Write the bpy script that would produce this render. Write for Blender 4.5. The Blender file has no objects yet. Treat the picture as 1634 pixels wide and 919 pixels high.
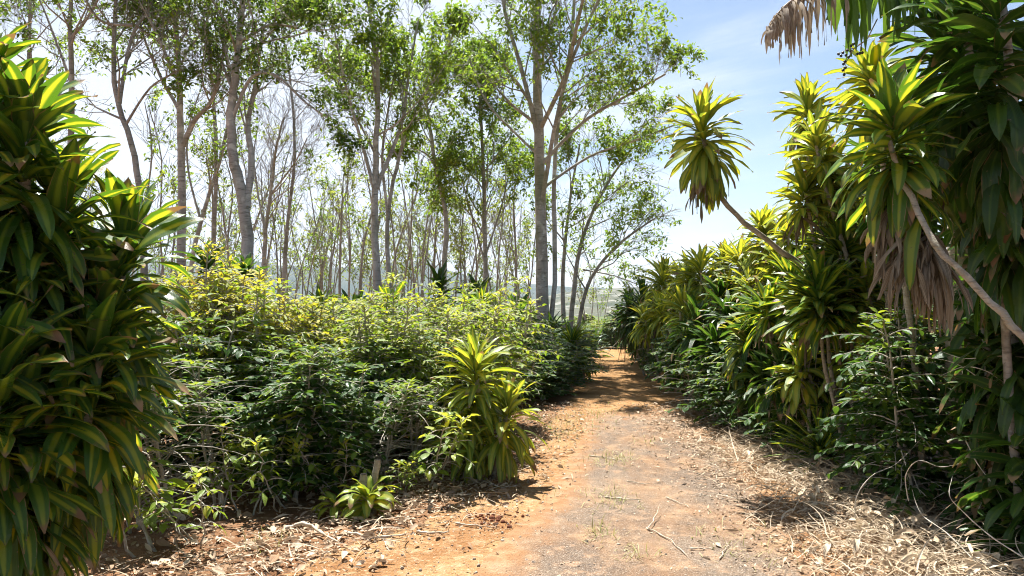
import bpy, math, random
import numpy as np
from mathutils import Vector, noise as mnoise

D = bpy.data
SC = bpy.context.scene
COL = SC.collection
F = 1211.0            # focal length in photo pixels
HOR = 475.0           # photo row of the horizon
EYE = 1.6
PI = math.pi
R = math.radians

def P(x, y, d):
    """photo pixel at distance d along the view axis -> world point"""
    return Vector(((x - 817.0) / F * d, d, EYE - (y - HOR) / F * d))

def zf(x, y):
    """height of the terrain"""
    t = max(0.0, y - 22.0)
    z = -0.5 * 0.012 * min(t, 10.0) ** 2 - 0.12 * max(0.0, min(t, 160) - 10.0)
    r = math.hypot(x, y)
    return max(z, -16.0) - 0.004 * max(0.0, min(r, 1500) - 200.0)

# ------------------------------------------------------------------ materials
def new_mat(name):
    m = D.materials.new(name)
    m.use_nodes = True
    nt = m.node_tree
    for n in list(nt.nodes):
        nt.nodes.remove(n)
    out = nt.nodes.new('ShaderNodeOutputMaterial')
    return m, nt, out

class NB:
    """small node-building helper"""
    def __init__(s, nt):
        s.nt = nt
    def n(s, typ, **kw):
        nd = s.nt.nodes.new(typ)
        for k, v in kw.items():
            setattr(nd, k, v)
        return nd
    def put(s, sock, v):
        if isinstance(v, bpy.types.NodeSocket):
            s.nt.links.new(v, sock)
        else:
            sock.default_value = v if not (isinstance(v, tuple) and len(v) == 3 and sock.type == 'RGBA') else (*v, 1)
    def math(s, op, a, b=None, clamp=False):
        nd = s.n('ShaderNodeMath', operation=op, use_clamp=clamp)
        s.put(nd.inputs[0], a)
        if b is not None:
            s.put(nd.inputs[1], b)
        return nd.outputs[0]
    def mix(s, f, a, b, mode='MIX'):
        nd = s.n('ShaderNodeMix', data_type='RGBA', blend_type=mode)
        nd.clamp_factor = True
        s.put(nd.inputs[0], f); s.put(nd.inputs[6], a); s.put(nd.inputs[7], b)
        return nd.outputs[2]
    def ramp(s, f, a, b):
        nd = s.n('ShaderNodeMapRange', interpolation_type='SMOOTHSTEP')
        s.put(nd.inputs[0], f); nd.inputs[1].default_value = a; nd.inputs[2].default_value = b
        return nd.outputs[0]
    def noise(s, vec, scale, detail=3, rough=.55):
        nd = s.n('ShaderNodeTexNoise')
        if vec is not None:
            s.put(nd.inputs['Vector'], vec)
        nd.inputs['Scale'].default_value = scale
        nd.inputs['Detail'].default_value = detail
        nd.inputs['Roughness'].default_value = rough
        return nd.outputs[0]
    def scale(s, vec, x, y, z):
        nd = s.n('ShaderNodeVectorMath', operation='MULTIPLY')
        s.put(nd.inputs[0], vec); nd.inputs[1].default_value = (x, y, z)
        return nd.outputs[0]
    def pos(s):
        return s.n('ShaderNodeNewGeometry').outputs['Position']
    def obj(s):
        return s.n('ShaderNodeTexCoord').outputs['Object']
    def rnd(s):
        return s.n('ShaderNodeNewGeometry').outputs['Random Per Island']
    def uv(s):
        nd = s.n('ShaderNodeSeparateXYZ')
        s.nt.links.new(s.n('ShaderNodeUVMap').outputs[0], nd.inputs[0])
        return nd.outputs[0], nd.outputs[1]
    def attr(s, name):
        return s.n('ShaderNodeAttribute', attribute_name=name).outputs['Fac']
    def bump(s, h, strength=.4, dist=.01):
        nd = s.n('ShaderNodeBump')
        nd.inputs['Strength'].default_value = strength
        nd.inputs['Distance'].default_value = dist
        s.put(nd.inputs['Height'], h)
        return nd.outputs[0]
    def principled(s, col, rough=.5, spec=.5, normal=None):
        nd = s.n('ShaderNodeBsdfPrincipled')
        s.put(nd.inputs['Base Color'], col)
        s.put(nd.inputs['Roughness'], rough)
        s.put(nd.inputs['Specular IOR Level'], spec)
        if normal is not None:
            s.put(nd.inputs['Normal'], normal)
        return nd.outputs[0]
    def leaf(s, col, trans_col, amount, rough, spec, out, normal=None):
        p = s.principled(col, rough, spec, normal)
        t = s.n('ShaderNodeBsdfTranslucent')
        s.put(t.inputs[0], trans_col)
        mx = s.n('ShaderNodeMixShader')
        s.put(mx.inputs[0], amount)
        s.nt.links.new(p, mx.inputs[1]); s.nt.links.new(t.outputs[0], mx.inputs[2])
        s.nt.links.new(mx.outputs[0], out.inputs[0])

def mat_dracaena(name, edge, edge2, stripe, width, tcol, tstripe):
    m, nt, out = new_mat(name)
    b = NB(nt)
    u, v = b.uv()
    r = b.rnd()
    dist = b.math('ABSOLUTE', b.math('SUBTRACT', u, 0.5))
    streak = b.noise(b.scale(b.n('ShaderNodeUVMap').outputs[0], 26, 1.2, 1), 1.0, 2)
    w = b.math('MULTIPLY', b.math('ADD', b.math('MULTIPLY', r, .7), .5), width)
    d2 = b.math('SUBTRACT', dist, b.math('ADD', w, b.math('MULTIPLY', b.math('SUBTRACT', streak, .5), .12)))
    smask = b.math('SUBTRACT', 1.0, b.ramp(d2, -.09, .09))
    g = b.mix(r, edge, edge2)
    g = b.mix(b.math('MULTIPLY', b.math('SUBTRACT', streak, .4), .7), g, stripe)
    c = b.mix(b.math('MULTIPLY', smask, .9), g, stripe)
    tc = b.mix(smask, tcol, tstripe)
    # dry tips and scorched edges
    nz = b.noise(b.obj(), 9, 3)
    r2 = b.math('FRACT', b.math('MULTIPLY', r, 17.3))
    lim = b.math('SUBTRACT', 1.02, b.math('MULTIPLY', b.math('POWER', r2, 4.0), .22))
    tip = b.ramp(b.math('SUBTRACT', b.math('ADD', v, b.math('MULTIPLY', b.math('SUBTRACT', nz, .5), .45)), lim), -.07, .04)
    edge_ = b.math('MULTIPLY', b.ramp(b.math('ADD', dist, b.math('MULTIPLY', b.noise(b.obj(), 22, 4), .22)), .56, .60), b.math('GREATER_THAN', r2, .55))
    spot = b.math('MULTIPLY', b.ramp(b.noise(b.obj(), 48, 3), .66, .71), b.math('GREATER_THAN', r2, .35))
    tip = b.math('MAXIMUM', tip, b.math('MULTIPLY', b.math('MAXIMUM', edge_, spot), .85))
    dustn = b.ramp(b.noise(b.obj(), 5, 5, .65), .45, .75)
    c = b.mix(b.math('MULTIPLY', dustn, .22), c, (.20, .17, .10))
    c = b.mix(tip, c, b.mix(r, (.36, .25, .13), (.20, .12, .06)))
    tc = b.mix(tip, tc, (.25, .14, .05))
    rib = b.math('SINE', b.math('MULTIPLY', u, 75))
    b.leaf(c, tc, .36, b.math('ADD', b.math('ADD', .20, b.math('MULTIPLY', r2, .18)), b.math('MULTIPLY', dustn, .25)), .32, out, b.bump(rib, .25, .002))
    return m

def mat_broad(name, c1, c2, young, tcol, tyoung_lit, rough=.32, trans=.3, spec=.5, veins=True):
    m, nt, out = new_mat(name)
    b = NB(nt)
    u, v = b.uv()
    r = b.rnd()
    age = b.attr('age')
    r2 = b.math('FRACT', b.math('MULTIPLY', r, 13.7))
    c = b.mix(r, c1, c2)
    c = b.mix(age, c, young)  # pale colour of new leaves, also painting in sunlit ones
    dist = b.math('ABSOLUTE', b.math('SUBTRACT', u, .5))
    mid = b.math('SUBTRACT', 1.0, b.ramp(dist, .0, .05))
    c = b.mix(b.math('MULTIPLY', mid, .35), c, young)
    tc = b.mix(age, tcol, tyoung_lit)
    sp = b.ramp(b.noise(b.obj(), 60, 2), .68, .76)
    sp = b.math('MULTIPLY', sp, b.math('GREATER_THAN', r2, .75))
    c = b.mix(b.math('MULTIPLY', sp, .8), c, (.25, .17, .06))
    nrm = None
    if veins:
        ph = b.math('ADD', b.math('MULTIPLY', v, 50), b.math('MULTIPLY', dist, -30))
        nrm = b.bump(b.math('SINE', ph), .35, .004)
    b.leaf(c, tc, trans, b.math('ADD', rough, b.math('MULTIPLY', r2, .2)), spec, out, nrm)
    return m

def mat_dead(name, c1, c2, c3, trans=.18):
    m, nt, out = new_mat(name)
    b = NB(nt)
    r = b.rnd()
    u, v = b.uv()
    st = b.noise(b.scale(b.n('ShaderNodeUVMap').outputs[0], 14, 1.5, 1), 1.0, 3)
    c = b.mix(r, c1, c2)
    c = b.mix(b.ramp(st, .4, .7), c, c3)
    b.leaf(c, b.mix(.5, c, c2), trans, .75, .2, out, b.bump(st, .4, .004))
    return m

def mat_bark(name, c1, c2, dark, moss, moss_amt=.3, scale=1.0):
    m, nt, out = new_mat(name)
    b = NB(nt)
    p = b.pos()
    big = b.noise(p, 2.2 * scale, 4)
    ring = b.noise(b.scale(p, 6, 6, 34), scale, 4, .65)
    fine = b.noise(p, 42 * scale, 3)
    c = b.mix(b.ramp(big, .35, .68), c1, c2)
    c = b.mix(b.math('MULTIPLY', b.ramp(ring, .5, .68), .75), c, dark)
    c = b.mix(b.math('MULTIPLY', b.ramp(b.noise(p, 5 * scale, 4), .56, .66), .6), c, (min(1, c2[0] * 1.5), min(1, c2[1] * 1.5), min(1, c2[2] * 1.45)))
    c = b.mix(b.math('MULTIPLY', b.ramp(b.noise(p, 1.3 * scale, 5), .5, .66), moss_amt), c, moss)
    h = b.math('ADD', ring, b.math('MULTIPLY', fine, .5))
    nt.links.new(b.principled(c, .88, .2, b.bump(h, .7, .02)), out.inputs[0])
    return m

def mat_plain(name, c1, c2, rough=.8, scale=20, spec=.3):
    m, nt, out = new_mat(name)
    b = NB(nt)
    nz = b.noise(b.pos(), scale, 4)
    c = b.mix(b.ramp(nz, .35, .65), c1, c2)
    c = b.mix(b.math('MULTIPLY', b.rnd(), .4), c, c2)
    nt.links.new(b.principled(c, rough, spec, b.bump(nz, .3, .005)), out.inputs[0])
    return m

def mat_ground():
    m, nt, out = new_mat('soil')
    b = NB(nt)
    p = b.pos()
    sep = b.n('ShaderNodeSeparateXYZ'); nt.links.new(p, sep.inputs[0])
    n1 = b.noise(p, 1.1, 5); n2 = b.noise(p, 9, 5); n3 = b.noise(p, 70, 3)
    c = b.mix(b.ramp(n1, .35, .65), (.16, .075, .035), (.26, .14, .07))
    c = b.mix(b.math('MULTIPLY', b.ramp(n2, .5, .68), .6), c, (.34, .24, .15))
    c = b.mix(b.math('MULTIPLY', b.ramp(n3, .5, .7), .6), c, (.07, .04, .022))
    far = b.ramp(sep.outputs[1], 24, 60)
    g = b.mix(b.ramp(b.noise(p, .03, 6), .4, .62), (.06, .10, .025), (.13, .14, .05))
    g = b.mix(b.math('MULTIPLY', b.ramp(b.noise(p, .4, 4), .48, .6), .7), g, (.05, .085, .02))
    c = b.mix(far, c, g)
    nt.links.new(b.principled(c, .95, .1, b.bump(b.math('ADD', n2, b.math('MULTIPLY', n3, .6)), .8, .04)), out.inputs[0])
    return m

def mat_dirt():
    m, nt, out = new_mat('red_dirt')
    b = NB(nt)
    p = b.pos()
    sep = b.n('ShaderNodeSeparateXYZ'); nt.links.new(p, sep.inputs[0])
    n1 = b.noise(p, 1.6, 5); n2 = b.noise(p, 11, 5, .65); n3 = b.noise(p, 90, 3); n4 = b.noise(p, 30, 2)
    c = b.mix(b.ramp(n1, .35, .62), (.235, .115, .045), (.34, .195, .088))
    c = b.mix(b.math('MULTIPLY', b.ramp(n2, .5, .66), .55), c, (.44, .31, .185))
    c = b.mix(b.math('MULTIPLY', b.ramp(n4, .55, .72), .6), c, (.21, .085, .035))
    c = b.mix(b.math('MULTIPLY', b.ramp(n3, .58, .7), .55), c, (.66, .52, .36))
    c = b.mix(b.math('MULTIPLY', b.ramp(sep.outputs[1], 9.5, 13), .35), c, (.36, .19, .062))
    h = b.math('ADD', b.math('MULTIPLY', n2, 1.2), b.math('ADD', b.math('MULTIPLY', n3, .5), n4))
    nt.links.new(b.principled(c, .95, .1, b.bump(h, .9, .03)), out.inputs[0])
    return m

def mat_asphalt():
    m, nt, out = new_mat('old_asphalt')
    b = NB(nt)
    p = b.pos()
    n1 = b.noise(p, .9, 4); n2 = b.noise(p, 7, 5, .6); n3 = b.noise(p, 120, 2)
    vor = b.n('ShaderNodeTexVoronoi'); b.put(vor.inputs['Vector'], p); vor.inputs['Scale'].default_value = 75
    c = b.mix(b.ramp(n1, .4, .62), (.115, .078, .052), (.17, .120, .080))
    c = b.mix(b.math('MULTIPLY', b.ramp(n2, .48, .68), .65), c, (.33, .20, .115))
    c = b.mix(b.math('MULTIPLY', b.ramp(n3, .52, .66), .6), c, (.45, .38, .30))
    c = b.mix(b.math('MULTIPLY', b.ramp(b.noise(p, 45, 2), .56, .7), .7), c, (.055, .045, .038))
    u, v = b.uv()
    e = b.math('MINIMUM', b.math('MULTIPLY', u, 1.0), b.math('MULTIPLY', b.math('SUBTRACT', 1.0, u), 1.6))
    e = b.math('MINIMUM', e, b.math('MULTIPLY', b.math('SUBTRACT', 1.0, v), 2.2))
    dust = b.math('SUBTRACT', 1.0, b.ramp(b.math('ADD', e, b.math('MULTIPLY', b.math('SUBTRACT', b.noise(p, 3.5, 6, .65), .5), .45)), .02, .20))
    dc = b.mix(b.ramp(n2, .4, .65), (.26, .132, .058), (.34, .205, .105))
    c = b.mix(b.math('MULTIPLY', dust, .95), c, dc)
    c = b.mix(b.math('MULTIPLY', b.ramp(b.noise(b.scale(p, 1, .45, 1), 1.9, 6, .62), .42, .66), .55), c, dc)
    h = b.math('ADD', b.math('MULTIPLY', vor.outputs['Distance'], -1.5), n2)
    nt.links.new(b.principled(c, .9, .2, b.bump(h, .6, .012)), out.inputs[0])
    return m

def mat_hill(name, a, c2, sc, speck=0):
    m, nt, out = new_mat(name)
    b = NB(nt)
    p = b.pos()
    c = b.mix(b.ramp(b.noise(p, sc, 6, .6), .4, .62), a, c2)
    if speck:
        c = b.mix(b.math('MULTIPLY', b.ramp(b.noise(p, .03, 4, .7), .5, .62), speck), c, (.45, .42, .37))
    nt.links.new(b.principled(c, .95, .1), out.inputs[0])
    return m

M = {}
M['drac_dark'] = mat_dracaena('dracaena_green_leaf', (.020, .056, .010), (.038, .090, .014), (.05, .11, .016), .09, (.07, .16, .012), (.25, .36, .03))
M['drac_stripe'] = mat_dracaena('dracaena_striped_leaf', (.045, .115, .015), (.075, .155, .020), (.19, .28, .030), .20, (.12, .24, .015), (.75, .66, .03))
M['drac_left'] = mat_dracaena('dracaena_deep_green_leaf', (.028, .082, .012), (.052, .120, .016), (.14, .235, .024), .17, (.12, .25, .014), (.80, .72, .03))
M['drac_yellow_lit'] = mat_dracaena('dracaena_yellow_lit_leaf', (.12, .20, .024), (.17, .25, .032), (.33, .38, .055), .24, (.30, .38, .025), (.85, .70, .04))  # yellower leaf copy, with sunlight on the heads put into its colour
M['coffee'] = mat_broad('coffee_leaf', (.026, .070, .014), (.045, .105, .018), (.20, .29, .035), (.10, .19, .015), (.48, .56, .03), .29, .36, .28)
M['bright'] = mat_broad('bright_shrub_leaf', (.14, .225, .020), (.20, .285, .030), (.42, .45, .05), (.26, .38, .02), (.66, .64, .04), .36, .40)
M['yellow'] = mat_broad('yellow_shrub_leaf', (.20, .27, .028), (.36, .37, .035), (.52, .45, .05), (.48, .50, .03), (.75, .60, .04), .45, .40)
M['tree_leaf'] = mat_broad('tree_leaf', (.075, .155, .018), (.125, .205, .026), (.24, .31, .04), (.22, .36, .025), (.44, .54, .045), .42, .42, .3, veins=False)
M['tree_leaf_dark'] = mat_broad('dark_tree_leaf', (.042, .095, .018), (.075, .135, .022), (.16, .22, .03), (.12, .22, .018), (.30, .40, .035), .40, .36, .3, veins=False)
M['tree_leaf_olive'] = mat_broad('olive_tree_leaf', (.13, .18, .035), (.18, .22, .045), (.28, .30, .06), (.30, .38, .05), (.45, .48, .07), .5, .40, veins=False)
M['dead'] = mat_dead('dead_dracaena_leaf', (.20, .135, .08), (.36, .28, .19), (.48, .42, .33))
M['dead_dark'] = mat_dead('brown_hanging_leaf', (.060, .046, .028), (.16, .128, .08), (.36, .30, .215))
M['straw'] = mat_dead('dry_straw', (.44, .32, .20), (.74, .64, .48), (.30, .20, .115), .1)
M['litter'] = mat_dead('dry_leaf_litter', (.22, .115, .055), (.62, .51, .38), (.42, .29, .17), .1)
M['bark'] = mat_bark('pale_bark', (.31, .29, .26), (.47, .45, .41), (.13, .118, .10), (.13, .135, .05), .35)
M['bark_moss'] = mat_bark('mossy_bark', (.29, .275, .225), (.44, .42, .37), (.12, .11, .08), (.17, .19, .08), .6)
M['bark_thin'] = mat_bark('thin_trunk_bark', (.25, .235, .21), (.38, .36, .325), (.11, .10, .085), (.12, .125, .05), .4)
M['twig'] = mat_plain('grey_twig', (.17, .155, .14), (.30, .28, .255), .85, 12)
M['cane'] = mat_bark('dracaena_cane', (.30, .26, .19), (.40, .35, .27), (.15, .12, .085), (.20, .20, .09), .3, 3.0)
M['stem'] = mat_plain('coffee_stem', (.24, .21, .16), (.42, .38, .31), .85, 25)
M['stick'] = mat_plain('dry_stick', (.32, .24, .16), (.56, .48, .37), .85, 18)
M['vine'] = mat_plain('dry_vine', (.42, .37, .28), (.58, .53, .43), .8, 25)
M['berry'] = mat_plain('dark_berry', (.012, .016, .03), (.03, .035, .05), .4, 40, .5)
M['banana'] = mat_broad('banana_leaf', (.07, .15, .03), (.10, .19, .04), (.22, .30, .09), (.20, .34, .03), (.4, .45, .08), .4, .35)
M['soil'] = mat_ground(); M['dirt'] = mat_dirt(); M['asphalt'] = mat_asphalt()
M['hill_far'] = mat_hill('far_mountain', (.030, .045, .028), (.055, .065, .042), .004)
M['hill_near'] = mat_hill('valley_slope', (.055, .065, .040), (.10, .10, .065), .012, .35)
M['grass'] = mat_broad('verge_grass', (.17, .20, .045), (.30, .27, .10), (.45, .38, .18), (.25, .28, .05), (.5, .42, .15), .55, .3, veins=False)

# ------------------------------------------------------------------ mesh building
class Geo:
    def __init__(s):
        s.v, s.f, s.uv, s.age, s.n = [], [], [], [], 0
    def add(s, v, quads, uv=None, age=None):
        """v (n,3), quads (m,4) local indices, uv per loop (m,4,2)"""
        v = np.asarray(v, np.float32); quads = np.asarray(quads, np.int32)
        s.v.append(v); s.f.append(quads + s.n); s.n += len(v)
        s.uv.append(np.zeros((len(quads), 4, 2), np.float32) if uv is None else uv.astype(np.float32))
        s.age.append(np.zeros(len(v), np.float32) if age is None else age.astype(np.float32))
    def mesh(s, name, mat):
        me = D.meshes.new(name)
        v = np.concatenate(s.v); f = np.concatenate(s.f); uv = np.concatenate(s.uv); age = np.concatenate(s.age)
        me.vertices.add(len(v)); me.vertices.foreach_set('co', v.ravel())
        me.loops.add(f.size); me.loops.foreach_set('vertex_index', f.ravel())
        me.polygons.add(len(f)); me.polygons.foreach_set('loop_start', np.arange(0, f.size, 4, dtype=np.int32))
        me.polygons.foreach_set('use_smooth', np.ones(len(f), bool))
        l = me.uv_layers.new(name='UVMap'); l.data.foreach_set('uv', uv.ravel())
        a = me.attributes.new('age', 'FLOAT', 'POINT'); a.data.foreach_set('value', age)
        me.materials.append(mat)
        me.update(calc_edges=True); me.validate()
        return me
    def build(s, name, mat, parent=None):
        o = D.objects.new(name, s.mesh(name, mat))
        COL.objects.link(o)
        if parent is not None:
            o.parent = parent
        return o
    def tubes(s, items, sides=6):
        """items: list of (points, radii)"""
        ang = np.linspace(0, 2 * PI, sides, endpoint=False)
        ca, sa = np.cos(ang), np.sin(ang)
        for pts, rad in items:
            p = np.array([tuple(q) for q in pts], float)
            n = len(p)
            t = np.empty_like(p); t[1:-1] = p[2:] - p[:-2]; t[0] = p[1] - p[0]; t[-1] = p[-1] - p[-2]
            t /= np.maximum(np.linalg.norm(t, axis=1, keepdims=True), 1e-9)
            ref = np.array([0, 1., 0]) if abs(t[:, 1]).mean() < .8 else np.array([1., 0, 0])
            a = np.cross(t, ref); a /= np.maximum(np.linalg.norm(a, axis=1, keepdims=True), 1e-9)
            b = np.cross(t, a)
            r = np.asarray(rad, float)[:, None, None]
            ring = p[:, None, :] + r * (a[:, None, :] * ca[None, :, None] + b[:, None, :] * sa[None, :, None])
            i = np.arange(n - 1)[:, None] * sides; j = np.arange(sides)[None, :]; k = (j + 1) % sides
            q = np.stack([i + j, i + k, i + sides + k, i + sides + j], -1).reshape(-1, 4)
            s.add(ring.reshape(-1, 3), q)

def straps(geo, B, az, el, bend, L, W, S=7, C=2, fold=.25, roll=None, twist=None, azb=None, prof='strap', wave=0., age=None, pw=1.2, rng=None):
    B = np.asarray(B, float).reshape(-1, 3); n = len(B)
    f = lambda q, dflt=0.: np.full(n, dflt) if q is None else np.broadcast_to(np.asarray(q, float), (n,)).copy()
    az, el, bend, L, W, roll, twist, azb = f(az), f(el), f(bend), f(L), f(W), f(roll), f(twist), f(azb)
    age = f(age)
    t = np.linspace(0, 1, S + 1)
    elt = np.clip(el[:, None] - bend[:, None] * t[None] ** pw, -1.54, 1.54)
    azt = az[:, None] + azb[:, None] * t[None]
    tg = np.stack([np.cos(elt) * np.cos(azt), np.cos(elt) * np.sin(azt), np.sin(elt)], -1)
    mid = .5 * (tg[:, 1:] + tg[:, :-1]) * (L / S)[:, None, None]
    pos = np.concatenate([B[:, None], B[:, None] + np.cumsum(mid, 1)], 1)
    side = np.stack([-np.sin(azt), np.cos(azt), np.zeros_like(azt)], -1)
    nor = np.cross(tg, side)
    ra = (roll[:, None] + twist[:, None] * t[None])[..., None]
    s2 = side * np.cos(ra) + nor * np.sin(ra); n2 = nor * np.cos(ra) - side * np.sin(ra)
    if prof == 'strap':
        w = np.minimum(1, .40 + 2.2 * t) * np.maximum(.03, 1 - t ** 4.2) ** .75
    elif prof == 'oval':
        w = np.maximum(.04, np.sin(PI * np.clip(t, 0, 1) ** .85)) ** .85
    elif prof == 'blade':
        w = np.maximum(.05, 1 - t ** 1.6)
    else:
        w = np.minimum(1, .7 + t) * np.maximum(.06, 1 - t ** 3) * (.88 + .12 * np.sin(t * 17))
    hw = (W / 2)[:, None] * w[None]
    c = np.linspace(-1, 1, C + 1)
    wv = 0
    if wave:
        ph = (az * 37.7)[:, None, None]
        wv = wave * (W[:, None, None]) * np.sin(t[None, :, None] * 13 + ph + c[None, None, :] * 1.3) * np.abs(c)[None, None, :]
    up = hw[..., None] * fold * np.abs(c)[None, None] + wv
    V = pos[:, :, None] + s2[:, :, None] * (hw[..., None] * c)[..., None] + n2[:, :, None] * up[..., None]
    m = (S + 1) * (C + 1)
    i, j = np.meshgrid(np.arange(S), np.arange(C), indexing='ij')
    a = i * (C + 1) + j
    q = np.stack([a, a + 1, a + C + 2, a + C + 1], -1).reshape(-1, 4)
    Q = (q[None] + (np.arange(n) * m)[:, None, None]).reshape(-1, 4)
    U = np.stack([j / C, (j + 1) / C, (j + 1) / C, j / C], -1).reshape(-1, 4)
    Vv = np.stack([i / S, i / S, (i + 1) / S, (i + 1) / S], -1).reshape(-1, 4)
    uv = np.tile(np.stack([U, Vv], -1)[None], (n, 1, 1, 1)).reshape(-1, 4, 2)
    geo.add(V.reshape(-1, 3), Q, uv, np.repeat(age, m))

def tag(o, label, cat, group=None):
    o['label'] = label; o['category'] = cat
    if group: o['group'] = group
    return o

def empty(name, loc, label=None, cat=None, group=None, rz=0., sc=1.):
    o = D.objects.new(name, None)
    o.empty_display_size = .2
    COL.objects.link(o)
    o.location = loc; o.rotation_euler = (0, 0, rz); o.scale = (sc, sc, sc) if not isinstance(sc, tuple) else sc
    if label: tag(o, label, cat, group)
    return o

def copy_thing(o, kids, loc, rz, sc, label, group=None):
    c = o.copy(); COL.objects.link(c)
    c.location = loc; c.rotation_euler = (0, 0, rz); c.scale = sc if isinstance(sc, tuple) else (sc, sc, sc)
    c['label'] = label
    if group: c['group'] = group
    for k in kids:
        d = k.copy(); COL.objects.link(d); d.parent = c
    return c

# ------------------------------------------------------------------ ground, path, hills
def build_ground():
    g = Geo()
    rr = [0.0]; r = .4
    while r < 6500:
        rr.append(r); r *= 1.045
    rr = np.array(rr); na = 240
    an = np.linspace(0, 2 * PI, na, endpoint=False)
    X = rr[:, None] * np.cos(an); Y = rr[:, None] * np.sin(an)
    Z = np.vectorize(zf)(X, Y)
    i = np.arange(len(rr) - 1)[:, None] * na; j = np.arange(na)[None]; k = (j + 1) % na
    q = np.stack([i + j, i + na + j, i + na + k, i + k], -1).reshape(-1, 4)
    g.add(np.stack([X, Y, Z], -1).reshape(-1, 3), q)
    o = g.build('ground', M['soil']); o['kind'] = 'structure'
    return o

def sheet(name, mat, left, right, lift, amp, seed, y1=60.):
    """ragged-edged strip between two edge functions of y"""
    g = Geo()
    ys = []; y = -3.0
    while y < y1:
        ys.append(y); y += .05 if y < 14 else .2
    ys = np.array(ys); cols = 13
    def nz(y, s, a):
        return a * (mnoise.noise(Vector((y * 1.1, s, 0))) + .6 * mnoise.noise(Vector((y * 4.2, s + 9, 0))) + .35 * mnoise.noise(Vector((y * 13, s + 5, 0))))
    V = np.zeros((len(ys), cols, 3))
    for a, y in enumerate(ys):
        l = left(y) + nz(y, seed, amp); r_ = right(y) + nz(y, seed + 50, amp)
        for c in range(cols):
            x = l + (r_ - l) * c / (cols - 1)
            V[a, c] = (x, y, zf(x, y) + lift)
    i = np.arange(len(ys) - 1)[:, None] * cols; j = np.arange(cols - 1)[None]
    q = np.stack([i + j, i + j + 1, i + cols + j + 1, i + cols + j], -1).reshape(-1, 4)
    ii, jj = np.broadcast_arrays(i, j)
    uu = np.stack([jj, jj + 1, jj + 1, jj], -1).reshape(-1, 4) / (cols - 1.0)
    vv = np.stack([ii, ii, ii + cols, ii + cols], -1).reshape(-1, 4) / (cols * (len(ys) - 1.0))
    g.add(V.reshape(-1, 3), q, np.stack([uu, vv], -1))
    o = g.build(name, mat); o['kind'] = 'structure'
    return o

def lerp_tab(tab):
    xs = [a for a, _ in tab]; vs = [b for _, b in tab]
    return lambda y: float(np.interp(y, xs, vs))

build_ground()
left_edge = lerp_tab([(-3, -4.4), (3, -2.5), (4.4, -1.35), (5.2, -.75), (6.6, -.1), (8, .25), (11, .75), (16, 1.5), (22, 2.15), (30, 4.2), (60, 14)])
right_edge = lerp_tab([(-3, 2.4), (4.4, 2.3), (8, 2.45), (10.5, 2.75), (16, 2.95), (22, 3.35), (30, 6), (60, 17)])
sheet('dirt_track', M['dirt'], left_edge, right_edge, .004, .16, 3)
sheet('asphalt_path', M['asphalt'], lerp_tab([(-3, -.9), (4.3, -.25), (6, .25), (8, .68), (10.3, 1.0), (10.9, 1.75)]),
      lerp_tab([(-3, 1.75), (4.3, 1.9), (7, 2.2), (9.5, 2.35), (10.5, 2.3), (10.9, 1.95)]), .010, .05, 17, 10.9)

def hills(name, mat, x0, x1, y0, y1, peak, seed, zbase, nx=140, ny=26):
    g = Geo(); V = np.zeros((ny, nx, 3))
    for b in range(ny):
        for a in range(nx):
            x = x0 + (x1 - x0) * a / (nx - 1); y = y0 + (y1 - y0) * b / (ny - 1)
            s = math.sin(PI * b / (ny - 1)) ** .8
            n = mnoise.fractal(Vector((x / 900 + seed, y / 1500, seed)), .9, 2.1, 5)
            V[b, a] = (x, y, zbase + s * peak(x) * (1 + .22 * n))
    i = np.arange(ny - 1)[:, None] * nx; j = np.arange(nx - 1)[None]
    q = np.stack([i + j, i + j + 1, i + nx + j + 1, i + nx + j], -1).reshape(-1, 4)
    g.add(V.reshape(-1, 3), q)
    o = g.build(name, mat); o['kind'] = 'structure'
    return o
hills('mountain_ridge', M['hill_far'], -2600, 1700, 2500, 4200, lambda x: float(np.interp(x, [-2600, -1150, -700, -380, -100, 300, 1700], [150, 190, 150, 175, 85, 62, 55])), 3, -22)
hills('valley_slope', M['hill_near'], -700, 900, 800, 1500, lambda x: float(np.interp(x, [-700, 0, 80, 160, 300, 900], [10, 14, 32, 38, 42, 30])), 11, -22)

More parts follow.
